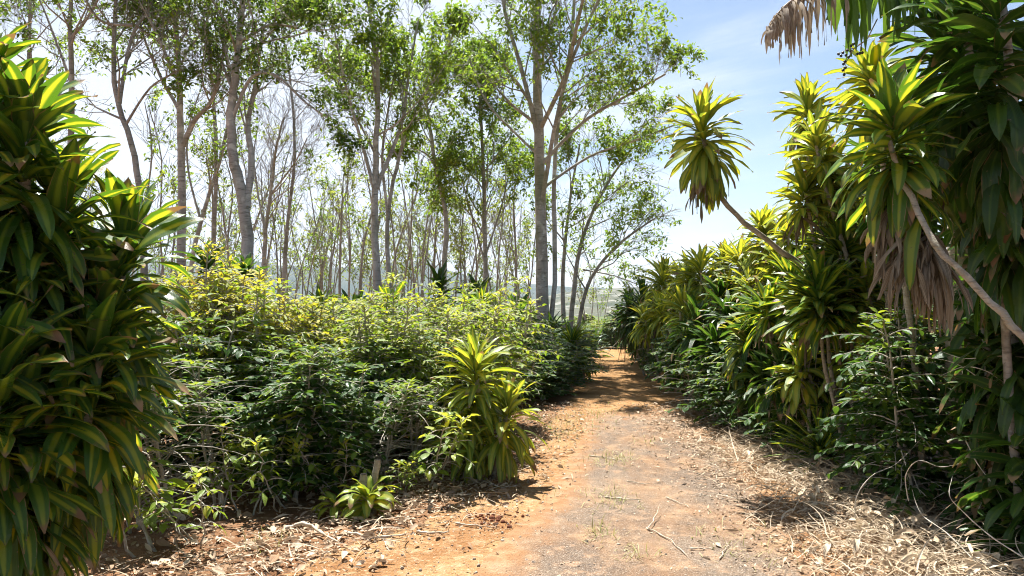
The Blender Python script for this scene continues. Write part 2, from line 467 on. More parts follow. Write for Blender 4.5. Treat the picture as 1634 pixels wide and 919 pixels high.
# ------------------------------------------------------------------ dracaenas
GA = 2.39996
rng0 = random.Random(12)
class Drac:
    """collects the parts of one dracaena in its own local frame"""
    def __init__(s, seed):
        s.r = np.random.default_rng(seed); s.can = []; s.L = []; s.dead = []
    def cane(s, pts, r0, r1):
        n = len(pts)
        # subdivide with slight wiggle
        P_ = []; 
        for k in range(n - 1):
            for t in (0, .25, .5, .75):
                P_.append(Vector(pts[k]).lerp(Vector(pts[k + 1]), t))
        P_.append(Vector(pts[-1]))
        for k in range(1, len(P_) - 1):
            P_[k] += Vector(s.r.normal(0, .006, 3))
        m = len(P_)
        s.can.append((P_, [r0 + (r1 - r0) * k / (m - 1) * (1) + .0015 * math.sin(k * 2.1) for k in range(m)]))
    def head(s, top, axis=(0, 0, 1), span=.5, n=50, length=.45, width=.07, el0=-60, el1=80, dead=0, bend=.8, wave=.08, dense=1.5):
        r = s.r; n = int(n * dense); length *= .92; width *= 1.22; bend *= 1.25
        ax = Vector(axis).normalized(); top = Vector(top)
        f = (np.arange(n) + r.uniform(0, .8, n)) / n
        B = np.array(top)[None] - np.array(ax)[None] * (span * (1 - f) ** 1.0)[:, None]
        az = np.arange(n) * GA + r.uniform(-.35, .35, n) + r.uniform(0, 6)
        el = np.radians(el0 + (el1 - el0) * f ** 1.25 + r.normal(0, 9, n))
        # lean the whole rosette with the axis
        tilt = math.acos(max(-1, min(1, ax.z))); aa = math.atan2(ax.y, ax.x)
        el = el - tilt * np.cos(az - aa + PI) * -1 * .6 if tilt > .05 else el
        L = length * r.uniform(.8, 1.15, n) * np.where(f > .92, .72, 1.0)
        W = width * r.uniform(.8, 1.15, n)
        bd = bend * r.uniform(.5, 1.5, n) * np.where(f > .9, .45, 1.0)
        B = B + np.stack([np.cos(az), np.sin(az), 0 * az], -1) * .015
        s.L.append(dict(B=B, az=az, el=el, bend=bd, L=L, W=W, roll=r.normal(0, .22, n), twist=r.normal(0, .35, n), azb=r.normal(0, .25, n), wave=wave))
        if dead:
            fd = r.uniform(0, 1, dead)
            Bd = np.array(top)[None] - np.array(ax)[None] * (span * (.75 + .5 * fd))[:, None]
            azd = r.uniform(0, 2 * PI, dead)
            s.dead.append(dict(B=Bd, az=azd, el=np.radians(r.uniform(-70, -20, dead)), bend=r.uniform(.6, 1.3, dead), L=length * r.uniform(.6, 1.15, dead),
                               W=width * r.uniform(.2, .6, dead), roll=r.normal(0, 1.1, dead), twist=r.normal(0, 2.6, dead), azb=r.normal(0, .9, dead), wave=.16))
    def make(s, mat, loc, label, group=None, S=7, C=4, rz=0, sc=1., cat='dracaena', name='dracaena_plant', deadmat='dead', canemat='cane'):
        root = empty(name, loc, label, cat, group, rz, sc)
        kids = []
        if s.can:
            g = Geo(); g.tubes(s.can, 8); kids.append(g.build('cane', M[canemat], root))
        if s.L:
            g = Geo()
            for a in s.L: straps(g, S=S, C=C, fold=.14, **a)
            kids.append(g.build('foliage', M[mat], root))
        if s.dead:
            g = Geo()
            for a in s.dead: straps(g, S=S, C=2, fold=.5, **a)
            kids.append(g.build('dead_leaves', M[deadmat], root))
        return root, kids

def loc(v):
    return tuple(v)

# --- big plant at the left edge
L1 = Drac(11)
base = Vector((-2.42, 3.45, 0))
tops = [(.20, .02, 2.45, .7), (-.02, .0, 2.66, .95), (.30, .12, 2.12, 1.0), (-.28, -.1, 2.30, .9), (.12, -.28, 1.72, .9), (.45, .22, 1.62, .9), (-.2, -.32, 1.35, .8), (.28, -.12, 1.2, .7), (-.45, .1, 1.7, .9), (.1, .35, 1.9, .9), (.05, -.4, 1.1, .5), (-.05, .3, 2.35, .9), (.5, .35, 1.95, .8), (.48, .1, 1.35, .6), (-.5, -.2, 1.0, .5), (.28, -.3, 1.35, .7), (.2, .1, 1.75, 1.), (-.1, -.45, .9, .4)]
for (x, y, z, sp) in tops:
    L1.cane([(x * .35, y * .35, -.02), (x * .8, y * .8, z * .5), (x, y, z)], .035, .022)
    L1.head((x, y, z), (x * .25, y * .25, 1), sp, 76, .45, .068, -46, 82, 3, .8)
L1.make('drac_left', base, 'tall bushy dracaena with yellow striped leaves filling the left edge', S=10, C=4, cat='dracaena')

# --- leaning dracaena, near right: cane comes out of the thicket, head with dead skirt
A = Drac(21)
hb = P(1412, 190, 4.1)
b0 = Vector((2.85, 3.3, 0))
A.cane([(0, 0, 0), Vector((2.62, 3.35, .9)) - b0, P(1634, 540, 3.35) - b0, P(1560, 462, 3.5) - b0, P(1490, 388, 3.65) - b0, P(1440, 290, 3.95) - b0, P(1412, 200, 4.1) - b0], .020, .013)
A.head(hb - b0 + Vector((.03, 0, .02)), (-.18, 0, 1), .36, 50, .44, .070, -45, 84, 0, .75)
A.head(hb - b0 - Vector((-.02, 0, .18)), (-.12, 0, 1), .30, 24, .38, .055, -62, 5, 70, .8)
A.head(P(1440, 262, 4.02) - b0, (-.25, 0, 1), .42, 2, .44, .06, -60, -20, 74, .8)
A.head(P(1455, 300, 3.95) - b0, (-.35, 0, 1), .30, 2, .44, .07, -60, -20, 26, .8)
A.make('drac_stripe', b0, 'leaning dracaena with yellow rosette above a skirt of brown dead leaves', S=8, C=4, deadmat='dead_dark')

# --- slender leaning dracaena, head alone against the sky
Bq = Drac(22)
d = 7.0
b1 = Vector((P(1420, 0, 7.4).x, 7.4, 0))
hd = P(1118, 190, d)
Bq.cane([(0, 0, 0), P(1390, 560, 7.3) - b1, P(1290, 432, 7.1) - b1, P(1200, 368, d) - b1, P(1150, 318, d) - b1, P(1132, 280, d) - b1, P(1120, 195, d) - b1], .030, .020)
Bq.head(hd - b1, (-.15, 0, 1), .46, 84, .46, .066, -68, 78, 22, .7)
Bq.make('drac_yellow_lit', b1, 'dracaena on a long curved leaning cane, its head alone against the sky', S=7, C=4, deadmat='dead_dark')

# --- dark thicket at the right edge
R1 = Drac(31)
b2 = Vector((2.75, 3.9, 0))
def rtop(px, py, dd): return P(px, py, dd) - b2
for (px, py, dd, sp, n_) in [(1590, -60, 3.9, 1.1, 60), (1530, -30, 4.3, 1.0, 60), (1655, 60, 4.2, 1.2, 60), (1600, 190, 4.4, .9, 50), (1560, 80, 4.7, 1.0, 60), (1700, 240, 4.5, 1.0, 50), (1640, 390, 4.6, 1.0, 50), (1500, 20, 4.9, .7, 55), (1700, 480, 4.7, .9, 50), (1590, 470, 4.9, .9, 44), (1650, 640, 4.5, 1.0, 50), (1690, 760, 4.7, .8, 50), (1620, 560, 4.9, 1.0, 50), (1590, 700, 5.0, .8, 50), (1660, 820, 4.5, .6, 44), (1610, 830, 4.9, .6, 44), (1580, 330, 5.1, 1., 50), (1690, 600, 4.8, 1., 50)]:
    t = rtop(px, py, dd)
    R1.cane([(t.x * .6 + .5, t.y * .6 + .5, -.02), (t.x * .85 + .3, t.y * .9 + .2, t.z * .55), t], .028, .02)
    R1.head(t, (t.x * .06, 0, 1), sp, n_, .47, .074, -52, 74, 1, .75)
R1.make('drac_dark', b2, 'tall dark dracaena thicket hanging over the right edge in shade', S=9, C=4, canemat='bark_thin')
R2 = Drac(32)  # foliage added mostly out of view to blacken the gaps behind the thicket
b3 = Vector((4.2, 4.6, 0))
for (x, y, z) in [(0, 0, 3.6), (.5, .6, 3.4), (-.2, .8, 3.2), (.3, -.6, 3.3), (-.35, .2, 2.5), (.1, .3, 2.2), (.4, -.9, 2.4), (-.3, 1.2, 2.0), (-.3, .5, 1.4), (.2, -.4, 1.5), (.6, -.2, 2.6), (0, -.8, 1.0), (-.3, -.2, .9)]:
    R2.cane([(x * .5, y * .5, -.02), (x * .8, y * .9, z * .5), (x, y, z)], .035, .022)
    R2.head((x, y, z), (x * .1, 0, 1), 1.1, 60, .52, .085, -66, 72, 2, .7)
R2.make('drac_dark', b3, 'dracaena clump added behind the thicket to darken the right edge', S=6, C=2)

# --- prototypes for the hedgerow dracaenas (local frame: base at z=0)
def stand(seed, heads, length, width, n=55, dead=6, bend=.8):
    q = Drac(seed)
    for (x, y, z, sp) in heads:
        q.cane([(x * .2, y * .2, -.02), (x * .7, y * .7, z * .5), (x, y, z)], .026, .016)
        q.head((x, y, z), (x * .3, y * .3, 1), sp, n, length, width, -66, 80, dead, bend)
    return q
def single(px, py, d, mat, label, hgt=None, length=.42, width=.06, n=60, span=.55, lean=0., dead=6, seed=1, extra=(), S=6, C=2, dpush=0., group=None, bend=.8, base_px=None, deadmat='dead_dark', el0=-60):
    """a dracaena whose topmost rosette centre is seen at pixel (px,py)"""
    if d > 9: length *= 1.2; n = int(n * 1.25)
    t = P(px, py, d)
    bx = P(base_px, 0, d).x if base_px is not None else t.x + lean
    b = Vector((bx, d + dpush, zf(bx, d)))
    q = Drac(seed)
    tt = t - b
    q.cane([(0, 0, -.02), (tt.x * .3, tt.y * .4, tt.z * .45), (tt.x * .85, tt.y * .9, tt.z * .85), tt], .026, .016)
    n = int(n * q.r.uniform(.75, 1.15))
    q.head(tt, (tt.x * .25 + q.r.normal(0, .25), q.r.normal(-.1, .25), 1), span * q.r.uniform(.7, 1), n, length, width, el0, 82, dead, bend)
    for (ex, ey, ez, es) in extra:
        e = Vector((tt.x + ex, tt.y + ey, tt.z + ez))
        q.cane([(e.x * .2, e.y * .2, -.02), (e.x * .8, e.y * .8, e.z * .6), e], .022, .014)
        q.head(e, (ex * .5 + q.r.normal(0, .25), ey * .5 - .1, 1), es * q.r.uniform(.6, .95), int(n * q.r.uniform(.6, 1)), length * q.r.uniform(.8, 1.05), width, min(0, el0 + q.r.uniform(-4, 24)), 80, dead, bend)
    return q.make(mat, b, label, group, S=S, C=C, deadmat=deadmat)

# right-hand hedgerow, near to far
single(1388, 120, 5.6, 'drac_yellow_lit', 'dracaena head with bright upright leaves just above the leaning rosette', seed=41, length=.40, n=60, span=.4, base_px=1480)
single(1288, 165, 7.6, 'drac_yellow_lit', 'tall dracaena with small pointed head rising second against the blue sky', seed=42, length=.40, n=64, span=.45, base_px=1400, dead=14)
single(1300, 222, 6.8, 'drac_yellow_lit', 'yellow leaved dracaena drooping over the sky gap beside the leaning rosette', seed=43, el0=-35, length=.42, n=66, span=.6, base_px=1420, dead=12, extra=((.22, .2, -.2, .4), (-.05, .1, -.42, .35), (.34, .1, -.45, .4)))
single(1400, 235, 6.4, 'drac_dark', 'green dracaena hidden behind the yellow rosette with grey canes', seed=44, length=.42, n=60, span=.8, base_px=1430, extra=((.35, .1, -.1, .8), (.65, .2, .25, .8), (.2, -.1, -.5, .6)))
single(1340, 392, 6.9, 'drac_stripe', 'wide yellow rosette dracaena under the long leaning cane', seed=45, length=.50, width=.07, n=62, el0=-22, span=.3, base_px=1370, extra=((-.22, -.15, -.35, .4), (.32, .1, -.02, .5), (-.3, -.25, -.5, .3)), C=4, bend=.65)
single(1262, 440, 7.8, 'drac_stripe', 'dense striped dracaena under the cane, left of the wide yellow rosette', seed=46, length=.44, n=58, span=.4, el0=-28, base_px=1290, extra=((.3, -.1, -.25, .3), (-.25, 0, -.3, .3)), C=4)
single(1215, 362, 9.6, 'drac_yellow_lit', 'round headed dracaena just below the leaning cane, against sky', seed=47, el0=-45, length=.38, n=66, span=.55, base_px=1230, dead=14)
single(1195, 535, 8.6, 'drac_yellow_lit', 'pale yellow star shaped dracaena halfway up the right hedge', seed=48, length=.44, width=.055, n=60, span=.3, base_px=1215, dead=0, C=4, bend=.7)
single(1275, 580, 7.0, 'drac_yellow_lit', 'small drooping yellow dracaena low in the right hedge', seed=49, length=.34, width=.06, n=26, el0=-25, span=.2, base_px=1300, dead=2, C=4, bend=1.0)
single(1118, 422, 11.8, 'drac_yellow_lit', 'sunlit round dracaena crowning the middle of the right hedge', seed=50, length=.46, n=72, span=.7, base_px=1130, dead=14, extra=((.45, .2, .08, .7), (-.05, .5, -.1, .6)))  # yellow leaf copy picked so this hedge top looks sunlit
single(1180, 410, 10.6, 'drac_yellow_lit', 'twin headed dracaena beside the hedge top below the round head', seed=51, length=.42, n=66, span=.7, base_px=1190, dead=10, extra=((.3, .1, -.25, .6), (-.2, -.1, -.45, .6)))
single(1085, 488, 11.6, 'drac_yellow_lit', 'yellow star dracaena with long hanging skirt, facing the path', seed=52, length=.50, width=.06, n=80, span=.9, base_px=1095, dead=10, bend=.75)
single(1028, 470, 15.5, 'drac_dark', 'dull dracaena with brown tips near the far path bend', seed=53, length=.5, n=60, span=.9, base_px=1035, dead=16, extra=((.3, .2, -.1, .8), (-.25, .5, -.25, .7), (.6, -.6, .05, .8)))
single(1150, 470, 10.4, 'drac_dark', 'dark green dracaena under the twin heads of the right hedge', seed=54, length=.44, n=66, span=.9, base_px=1160, extra=((.35, -.1, -.2, .8), (-.3, .1, -.35, .6)))
single(1060, 440, 14.0, 'drac_yellow_lit', 'farther round dracaena where the right hedge starts to drop', seed=55, length=.48, n=66, span=.7, base_px=1068, dead=12, extra=((.4, .3, -.05, .7),))
single(1262, 505, 8.4, 'drac_dark', 'shaded green dracaena behind the pale yellow star', seed=56, length=.44, n=60, span=.8, base_px=1280, extra=((.3, -.2, -.1, .6), (-.35, .1, .05, .7)))
single(1345, 340, 8.9, 'drac_dark', 'dracaena with pale canes showing above the wide yellow rosette', seed=57, length=.42, n=60, span=.6, base_px=1330, extra=((-.35, .2, .0, .6), (.3, .2, .25, .7)))
single(1350, 300, 9.5, 'drac_dark', 'tall green dracaena filling the sky gap behind the grey canes', seed=58, length=.45, n=60, span=1.0, base_px=1350, extra=((.5, 0, .3, 1.0), (-.2, .1, -.5, .8), (.9, .2, .5, 1.)))
fill = [(1240, 410, 9.0, 'drac_yellow_lit'), (1160, 500, 9.8, 'drac_dark'), (1100, 540, 11.2, 'drac_dark'), (1225, 590, 8.2, 'drac_dark'), (1320, 470, 7.4, 'drac_stripe'), (1385, 450, 6.6, 'drac_yellow_lit'), (1300, 520, 7.3, 'drac_dark'), (1375, 330, 7.8, 'drac_yellow_lit'),
        (1425, 400, 7.0, 'drac_dark'), (1055, 490, 13.2, 'drac_yellow_lit'), (1005, 480, 17.5, 'drac_dark'), (1140, 440, 12.6, 'drac_yellow_lit'), (1200, 450, 9.9, 'drac_yellow_lit'), (1010, 520, 18.5, 'drac_dark'), (1255, 370, 8.8, 'drac_yellow_lit'), (1345, 540, 6.9, 'drac_yellow_lit')]
names = ['between the wide yellow rosette and the round head under the cane', 'low behind the pale yellow star', 'low in the hedge under the round sunlit crown', 'just under the pale yellow star', 'below the wide yellow rosette', 'under the dead brown skirt', 'in the shade left of the coffee leaves below the wide rosette',
         'on pale canes left of the dead brown skirt', 'in the shade behind the dead brown skirt', 'right of the dull far dracaena', 'farthest along the right hedge', 'behind the sunlit round crown', 'between the twin heads and the round head under the cane', 'low at the far end of the right hedge', 'right of the round head under the cane', 'among coffee leaves right of the small drooping one']
cols = {'drac_stripe': 'striped', 'drac_dark': 'green', 'drac_yellow_lit': 'yellow'}
for k, ((px, py, d, mt), nm) in enumerate(zip(fill, names)):
    single(px, py, d, mt, '%s dracaena head %s' % (cols[mt], nm), seed=600 + k, length=.38, n=46, el0=-38, span=.36, base_px=px + 30, dead=4, extra=((rng0.uniform(-.3, .3), rng0.uniform(-.2, .3), rng0.uniform(-.45, -.15), .4),))
# yucca-like rosette on the ground
Y = Drac(60)
Y.head((0, 0, .32), (0, 0, 1), .2, 46, .5, .032, 5, 85, 0, .28, wave=0)
Y.make('drac_stripe', (P(1308, 700, 6.9).x, 6.9, 0), 'narrow leaved spiky green rosette at the foot of the right hedge', S=6, C=2, name='spiky_rosette')

# left: the striped dracaena beside the path
q = Drac(71)
b = Vector((P(765, 0, 6.75).x, 6.75, 0))
def at(px, py, dd): return P(px, py, dd) - b
q.cane([(0, 0, -.02), (0, 0, .7), at(758, 575, 6.75)], .03, .02)
q.head(at(758, 575, 6.75), (-.02, 0, 1), .42, 52, .47, .058, -30, 84, 0, .72)
q.head(at(760, 632, 6.75), (0, 0, 1), .55, 34, .38, .058, -62, 10, 3, .8)
q.cane([(.12, -.05, -.02), (.2, -.08, .4), at(812, 645, 6.6)], .026, .018)
q.head(at(812, 645, 6.6), (.15, -.05, 1), .40, 50, .42, .060, -45, 82, 2, .8)
q.head((-.12, -.1, .55), (-.1, 0, 1), .45, 30, .34, .055, -60, 40, 2, .8)
q.make('drac_yellow_lit', b, 'yellow striped dracaena with two heads standing alone beside the path', S=9, C=4)
# the small cut one with stumps
q = Drac(72)
b = Vector((P(583, 0, 5.55).x, 5.55, 0))
q.cane([(0, 0, -.02), (0, 0, .12), (-.012, 0, .31)], .030, .027)
q.cane([(.04, .06, -.02), (.05, .07, .2), (.075, .08, .40)], .026, .024)
q.head((.02, -.02, .17), (0, 0, 1), .10, 24, .27, .058, 0, 60, 0, 1.3)
q.head((-.22, .02, .10), (0, 0, 1), .05, 9, .22, .05, 5, 50, 0, 1.2)
root, kids = q.make('drac_yellow_lit', b, 'low lime green dracaena sprouting round two sawn off stumps', S=8, C=4)
# dracaenas of the left side, farther
single(826, 500, 12.4, 'drac_dark', 'dark dracaena with long hanging skirt left of the big trunk', seed=81, length=.5, n=84, span=1.15, dead=12, bend=.7)
single(912, 545, 14.5, 'drac_stripe', 'dracaena with drooping head at the foot of the trunk cluster', seed=82, length=.55, n=70, span=.7, dead=8)
single(800, 575, 9.6, 'drac_stripe', 'pale drooping dracaena just behind the striped pair', seed=83, length=.4, n=50, span=.45)
single(760, 470, 13.5, 'drac_dark', 'dracaena top poking above the hedge below the leafy narrow tree', seed=84, length=.5, n=56, span=.7)
single(700, 452, 14.0, 'drac_dark', 'dark climbing dracaena at the foot of the curved trunk', seed=85, length=.5, n=60, span=1.0, dead=10)
single(768, 488, 10.8, 'drac_stripe', 'bright dracaena top rising from the yellow green hedge', seed=86, length=.42, n=46, span=.4)
single(328, 418, 8.6, 'drac_dark', 'dark spiky dracaena top above the yellow shrub, nearer the left edge', seed=87, length=.40, n=46, span=.45)
single(392, 432, 8.8, 'drac_dark', 'dark spiky dracaena top below the forked trunk', seed=88, length=.38, n=50, span=.45)
single(512, 488, 11.0, 'drac_stripe', 'small striped dracaena top in front of the thin trees', seed=89, length=.40, n=46, span=.5)
single(566, 497, 11.4, 'drac_dark', 'low dark dracaena top at the foot of the twin trunks', seed=90, length=.42, n=50, span=.5)
single(620, 487, 9.8, 'drac_stripe', 'single upright striped dracaena tip above the hedge top', seed=91, length=.40, n=24, span=.25, bend=.4)
single(948, 545, 20.5, 'drac_dark', 'dracaena standing by the far left corner of the path', seed=92, length=.5, n=56, span=.9)
single(880, 520, 16.2, 'drac_dark', 'dark dracaena between the big trunk and the trunk cluster', seed=93, length=.5, n=60, span=1.0)

# ------------------------------------------------------------------ coffee shrubs
def coffee_mesh(seed, h=1.75, nst=4, spread=.28, leaf=(.108, .046), young=.12, bare=.35, node=.095, blen=.5, dens=1.0, bottom=.10):
    r = np.random.default_rng(seed)
    tub = []; B = []; AZ = []; EL = []; BD = []; LL = []; WW = []; AG = []
    for s_ in range(nst):
        a0 = r.uniform(0, 2 * PI); off = r.uniform(.02, .12)
        p0 = Vector((math.cos(a0) * off, math.sin(a0) * off, -.03))
        hh = h * r.uniform(.8, 1.05); sp = spread * r.uniform(.3, 1.3)
        p1 = Vector((math.cos(a0) * (off + sp), math.sin(a0) * (off + sp), hh))
        pm = p0.lerp(p1, .5) + Vector((r.normal(0, .05), r.normal(0, .05), 0))
        pts = []
        for k in range(9):
            t = k / 8
            pts.append((1 - t) ** 2 * p0 + 2 * t * (1 - t) * pm + t * t * p1 + Vector((r.normal(0, .008), r.normal(0, .008), 0)))
        tub.append((pts, [(.012 * (1 - .75 * k / 8) + .003) * (.38 if h < .6 else 1) for k in range(9)]))
        ns = int(hh / node)
        ph = r.uniform(0, PI)
        for k in range(ns):
            t = bottom + (1 - bottom) * (k + .5) / ns
            if t > .995: continue
            i = min(7, int(t * 8)); bp = pts[i].lerp(pts[i + 1], t * 8 - i)
            for side in (0, 1):
                az = ph + k * PI / 2 + side * PI + r.normal(0, .35)
                prof = math.sin(PI * min(1, max(0, (t - bottom) / (1 - bottom)) * .78 + .22)) ** .7
                ln = blen * (.25 + .85 * prof) * r.uniform(.6, 1.2)
                lowbare = t < bottom + (.3 if bare < .8 else .5) and r.uniform() < bare
                if lowbare and r.uniform() < .5: continue
                el = r.uniform(.15, .55) + (.5 if t > .9 else 0)
                q = [bp]; dv = el; cur = bp.copy(); nseg = 5
                for m in range(nseg):
                    cur = cur + Vector((math.cos(az) * math.cos(dv), math.sin(az) * math.cos(dv), math.sin(dv))) * (ln / nseg)
                    dv -= r.uniform(.08, .30); az += r.normal(0, .12)
                    q.append(cur.copy())
                tub.append((q, [(.0055 if h > .6 else .0022) * (1 - .7 * m / nseg) + .001 for m in range(nseg + 1)]))
                if lowbare: continue
                npair = max(2, int(ln / .058 * dens))
                for m in range(npair):
                    tt = .12 + .88 * (m + .5) / npair
                    x = tt * nseg; ii = min(nseg - 1, int(x)); lp = q[ii].lerp(q[ii + 1], x - ii)
                    dd = q[ii + 1] - q[ii]; baz = math.atan2(dd.y, dd.x)
                    for sd in (-1, 1):
                        if r.uniform() > .93: continue
                        ag = 0.
                        pr = young * (.25 + 2.6 * max(0, t - .45) + (.5 if tt > .75 else 0))  # paler leaves crowd the top: new growth plus painted-in sunlit tops
                        if r.uniform() < pr: ag = r.uniform(.35, 1)
                        B.append(lp); AZ.append(baz + sd * r.uniform(.5, 1.3)); EL.append(r.uniform(-.75, .35) + (.3 if t > .85 else 0)); BD.append(r.uniform(.1, .8))
                        k2 = r.uniform(.65, 1.15) * (.8 if ag > .3 else 1)
                        LL.append(leaf[0] * k2); WW.append(leaf[1] * k2 * r.uniform(.85, 1.1)); AG.append(ag)
        if bare > .8:
            for k in range(9):
                i = r.integers(1, 7); cur = pts[i].copy(); az = r.uniform(0, 6.28); dv = r.uniform(.1, 1.0); q = [cur.copy()]
                for m in range(6):
                    cur = cur + Vector((math.cos(az) * math.cos(dv), math.sin(az) * math.cos(dv), math.sin(dv))) * r.uniform(.06, .13)
                    az += r.normal(0, .2); dv -= r.uniform(-.1, .35); q.append(cur.copy())
                tub.append((q, [.005 * (1 - .7 * m / 6) + .001 for m in range(7)]))
        # tip leaves
        for m in range(7):
            B.append(pts[-1] - Vector((0, 0, .03 * (m // 2)))); AZ.append(m * 1.57 + r.normal(0, .3)); EL.append(r.uniform(.2, 1.1)); BD.append(.4)
            LL.append(leaf[0] * .8); WW.append(leaf[1] * .75); AG.append(min(1., young * 4 * r.uniform(.3, 1)))
    n = len(B)
    gs = Geo(); gs.tubes(tub, 5)
    gl = Geo()
    straps(gl, np.array([tuple(v) for v in B]), AZ, EL, BD, LL, WW, S=4, C=2, fold=.22, roll=r.normal(0, .35, n), azb=r.normal(0, .3, n), prof='oval', wave=.05, age=np.array(AG))
    return gs, gl

class Proto:
    def __init__(s, name, mat, gs, gl, cat, stem='stem'):
        s.name, s.mat, s.cat = name, mat, cat
        s.root = None; s.gs, s.gl, s.stemmat = gs, gl, stem
    def place(s, l, rz, sc, label, group=None):
        if s.root is None:
            s.root = empty(s.name, l, label, s.cat, group, rz, sc)
            s.kids = [s.gs.build('stem', M[s.stemmat], s.root), s.gl.build('foliage', M[s.mat], s.root)]
            return s.root
        return copy_thing(s.root, s.kids, l, rz, sc, label, group)

coffees = [Proto('coffee_shrub', 'coffee', *coffee_mesh(100 + k, h=1.7, nst=4 + k % 2, young=.26, dens=1.1), 'coffee shrub') for k in range(4)]
sparse = [Proto('coffee_shrub', 'coffee', *coffee_mesh(120 + k, h=1.6, nst=3, young=.5, bare=.9, bottom=.12, dens=.85), 'coffee shrub') for k in range(2)]
bright = [Proto('bright_green_shrub', 'bright', *coffee_mesh(140 + k, h=1.7, nst=6, leaf=(.085, .036), young=.42, node=.075, blen=.42, bare=.5, bottom=.25), 'shrub') for k in range(3)]
yellow = [Proto('yellow_shrub', 'yellow', *coffee_mesh(160 + k, h=1.7, nst=7, leaf=(.085, .038), young=.5, node=.085, blen=.5, bare=.6, bottom=.3), 'shrub', 'twig') for k in range(2)]
sprig = Proto('seedling', 'bright', *coffee_mesh(180, h=.45, nst=3, leaf=(.08, .036), young=.4, node=.06, blen=.16, bare=.3, bottom=.2), 'seedling')

rng = random.Random(5)
ORD = ['first', 'second', 'third', 'fourth', 'fifth', 'sixth', 'seventh', 'eighth', 'ninth', 'tenth', 'eleventh', 'twelfth', 'thirteenth', 'fourteenth', 'fifteenth', 'sixteenth', 'seventeenth', 'eighteenth', 'nineteenth', 'twentieth']
def shrub_row(protos, pts, fmt, group, jit=.08, smin=.9, smax=1.1, height=None):
    for k, (x, y) in enumerate(pts):
        p = protos[rng.randrange(len(protos))]
        s = rng.uniform(smin, smax)
        hs = s * (height[k] if height else 1)
        x += rng.uniform(-jit, jit); y += rng.uniform(-jit, jit)
        p.place((x, y, zf(x, y)), rng.uniform(0, 6.28), (s, s, hs), fmt.format(ORD[k]), group)

# left hedge: front row seen end on, then rows behind it
front = [(P(px, 0, d).x, d) for px, d in [(235, 5.2), (300, 5.55), (375, 5.9), (455, 6.1), (530, 6.45), (600, 6.7), (668, 7.0)]]
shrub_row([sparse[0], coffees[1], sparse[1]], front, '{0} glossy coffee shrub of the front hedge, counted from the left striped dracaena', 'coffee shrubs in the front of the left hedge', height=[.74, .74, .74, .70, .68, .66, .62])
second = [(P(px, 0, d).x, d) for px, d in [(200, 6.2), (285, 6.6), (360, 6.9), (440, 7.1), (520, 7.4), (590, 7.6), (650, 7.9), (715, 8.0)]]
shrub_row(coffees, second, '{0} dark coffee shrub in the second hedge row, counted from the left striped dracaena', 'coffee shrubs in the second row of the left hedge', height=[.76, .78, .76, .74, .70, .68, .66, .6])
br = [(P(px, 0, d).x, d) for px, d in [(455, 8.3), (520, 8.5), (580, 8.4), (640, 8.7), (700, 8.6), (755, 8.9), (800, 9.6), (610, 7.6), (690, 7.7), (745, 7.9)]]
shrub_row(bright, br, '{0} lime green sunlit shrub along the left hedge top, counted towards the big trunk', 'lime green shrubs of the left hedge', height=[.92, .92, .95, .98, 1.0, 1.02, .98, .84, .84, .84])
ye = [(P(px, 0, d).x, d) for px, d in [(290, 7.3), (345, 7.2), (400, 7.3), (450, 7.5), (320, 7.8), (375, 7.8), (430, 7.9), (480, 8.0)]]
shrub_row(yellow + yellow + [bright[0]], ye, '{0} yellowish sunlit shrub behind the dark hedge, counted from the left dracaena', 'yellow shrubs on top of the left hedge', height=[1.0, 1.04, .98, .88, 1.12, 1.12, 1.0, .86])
th = [(P(px, 0, d).x, d) for px, d in [(480, 10.5), (560, 10.5), (640, 10.8), (720, 10.5), (770, 11.2), (400, 10.6), (310, 10.2), (610, 13), (700, 13), (780, 13.5), (520, 13), (430, 13)]]
shrub_row(coffees + bright[:1], th, '{0} coffee shrub of the hidden rows between hedge and grove trunks', 'coffee shrubs between hedge and grove', height=[.9] * 12)
# left edge of the path, farther on
pe = [(P(px, 0, d).x, d) for px, d in [(820, 11.2), (862, 11.9), (888, 12.8), (868, 13.6), (895, 14.6), (905, 16.2), (914, 17.8), (922, 19.6), (845, 12.4), (880, 15.5), (895, 18)]]
shrub_row(coffees, pe, '{0} dark coffee shrub lining the left path edge by the trunks, counted going away', 'coffee shrubs along the left path edge', height=[.5, .48, .46, .6, .46, .44, .46, .5, .72, .66, .55])
# right hedge
rh = [(3.25, 4.9), (3.05, 5.5), (3.1, 6.1), (3.2, 6.8), (2.95, 7.5), (2.85, 8.2), (2.75, 9.0), (2.7, 9.8), (2.72, 10.6), (2.75, 11.6), (2.85, 12.7), (2.95, 13.9), (3.1, 15.2), (3.2, 16.6), (3.3, 18.2), (3.5, 20), (3.7, 22)]
shrub_row(coffees + [sparse[0]], rh, '{0} coffee shrub along the right path edge, counted going away', 'coffee shrubs along the right path edge', height=[.82, .88, .85, .75, .58, .6, .62, .62, .66, .7, .72, .75, .8, .8, .8, .8, .8])
rb = [(4.1, 5.3), (3.9, 6.4), (3.9, 7.4), (3.7, 8.5), (3.6, 9.6), (3.6, 10.8), (3.7, 12), (3.8, 13.3), (3.95, 14.7), (4.1, 16.3), (4.3, 18.2), (4.6, 20.5)]
shrub_row(coffees, rb, '{0} taller coffee shrub in the row behind the right path edge, counted going away', 'coffee shrubs behind the right path edge', smin=1.0, smax=1.15, height=[1.05, 1.05, 1.0, 1.0, 1.0, .95, .95, .95, .9, .9, .85, .85])
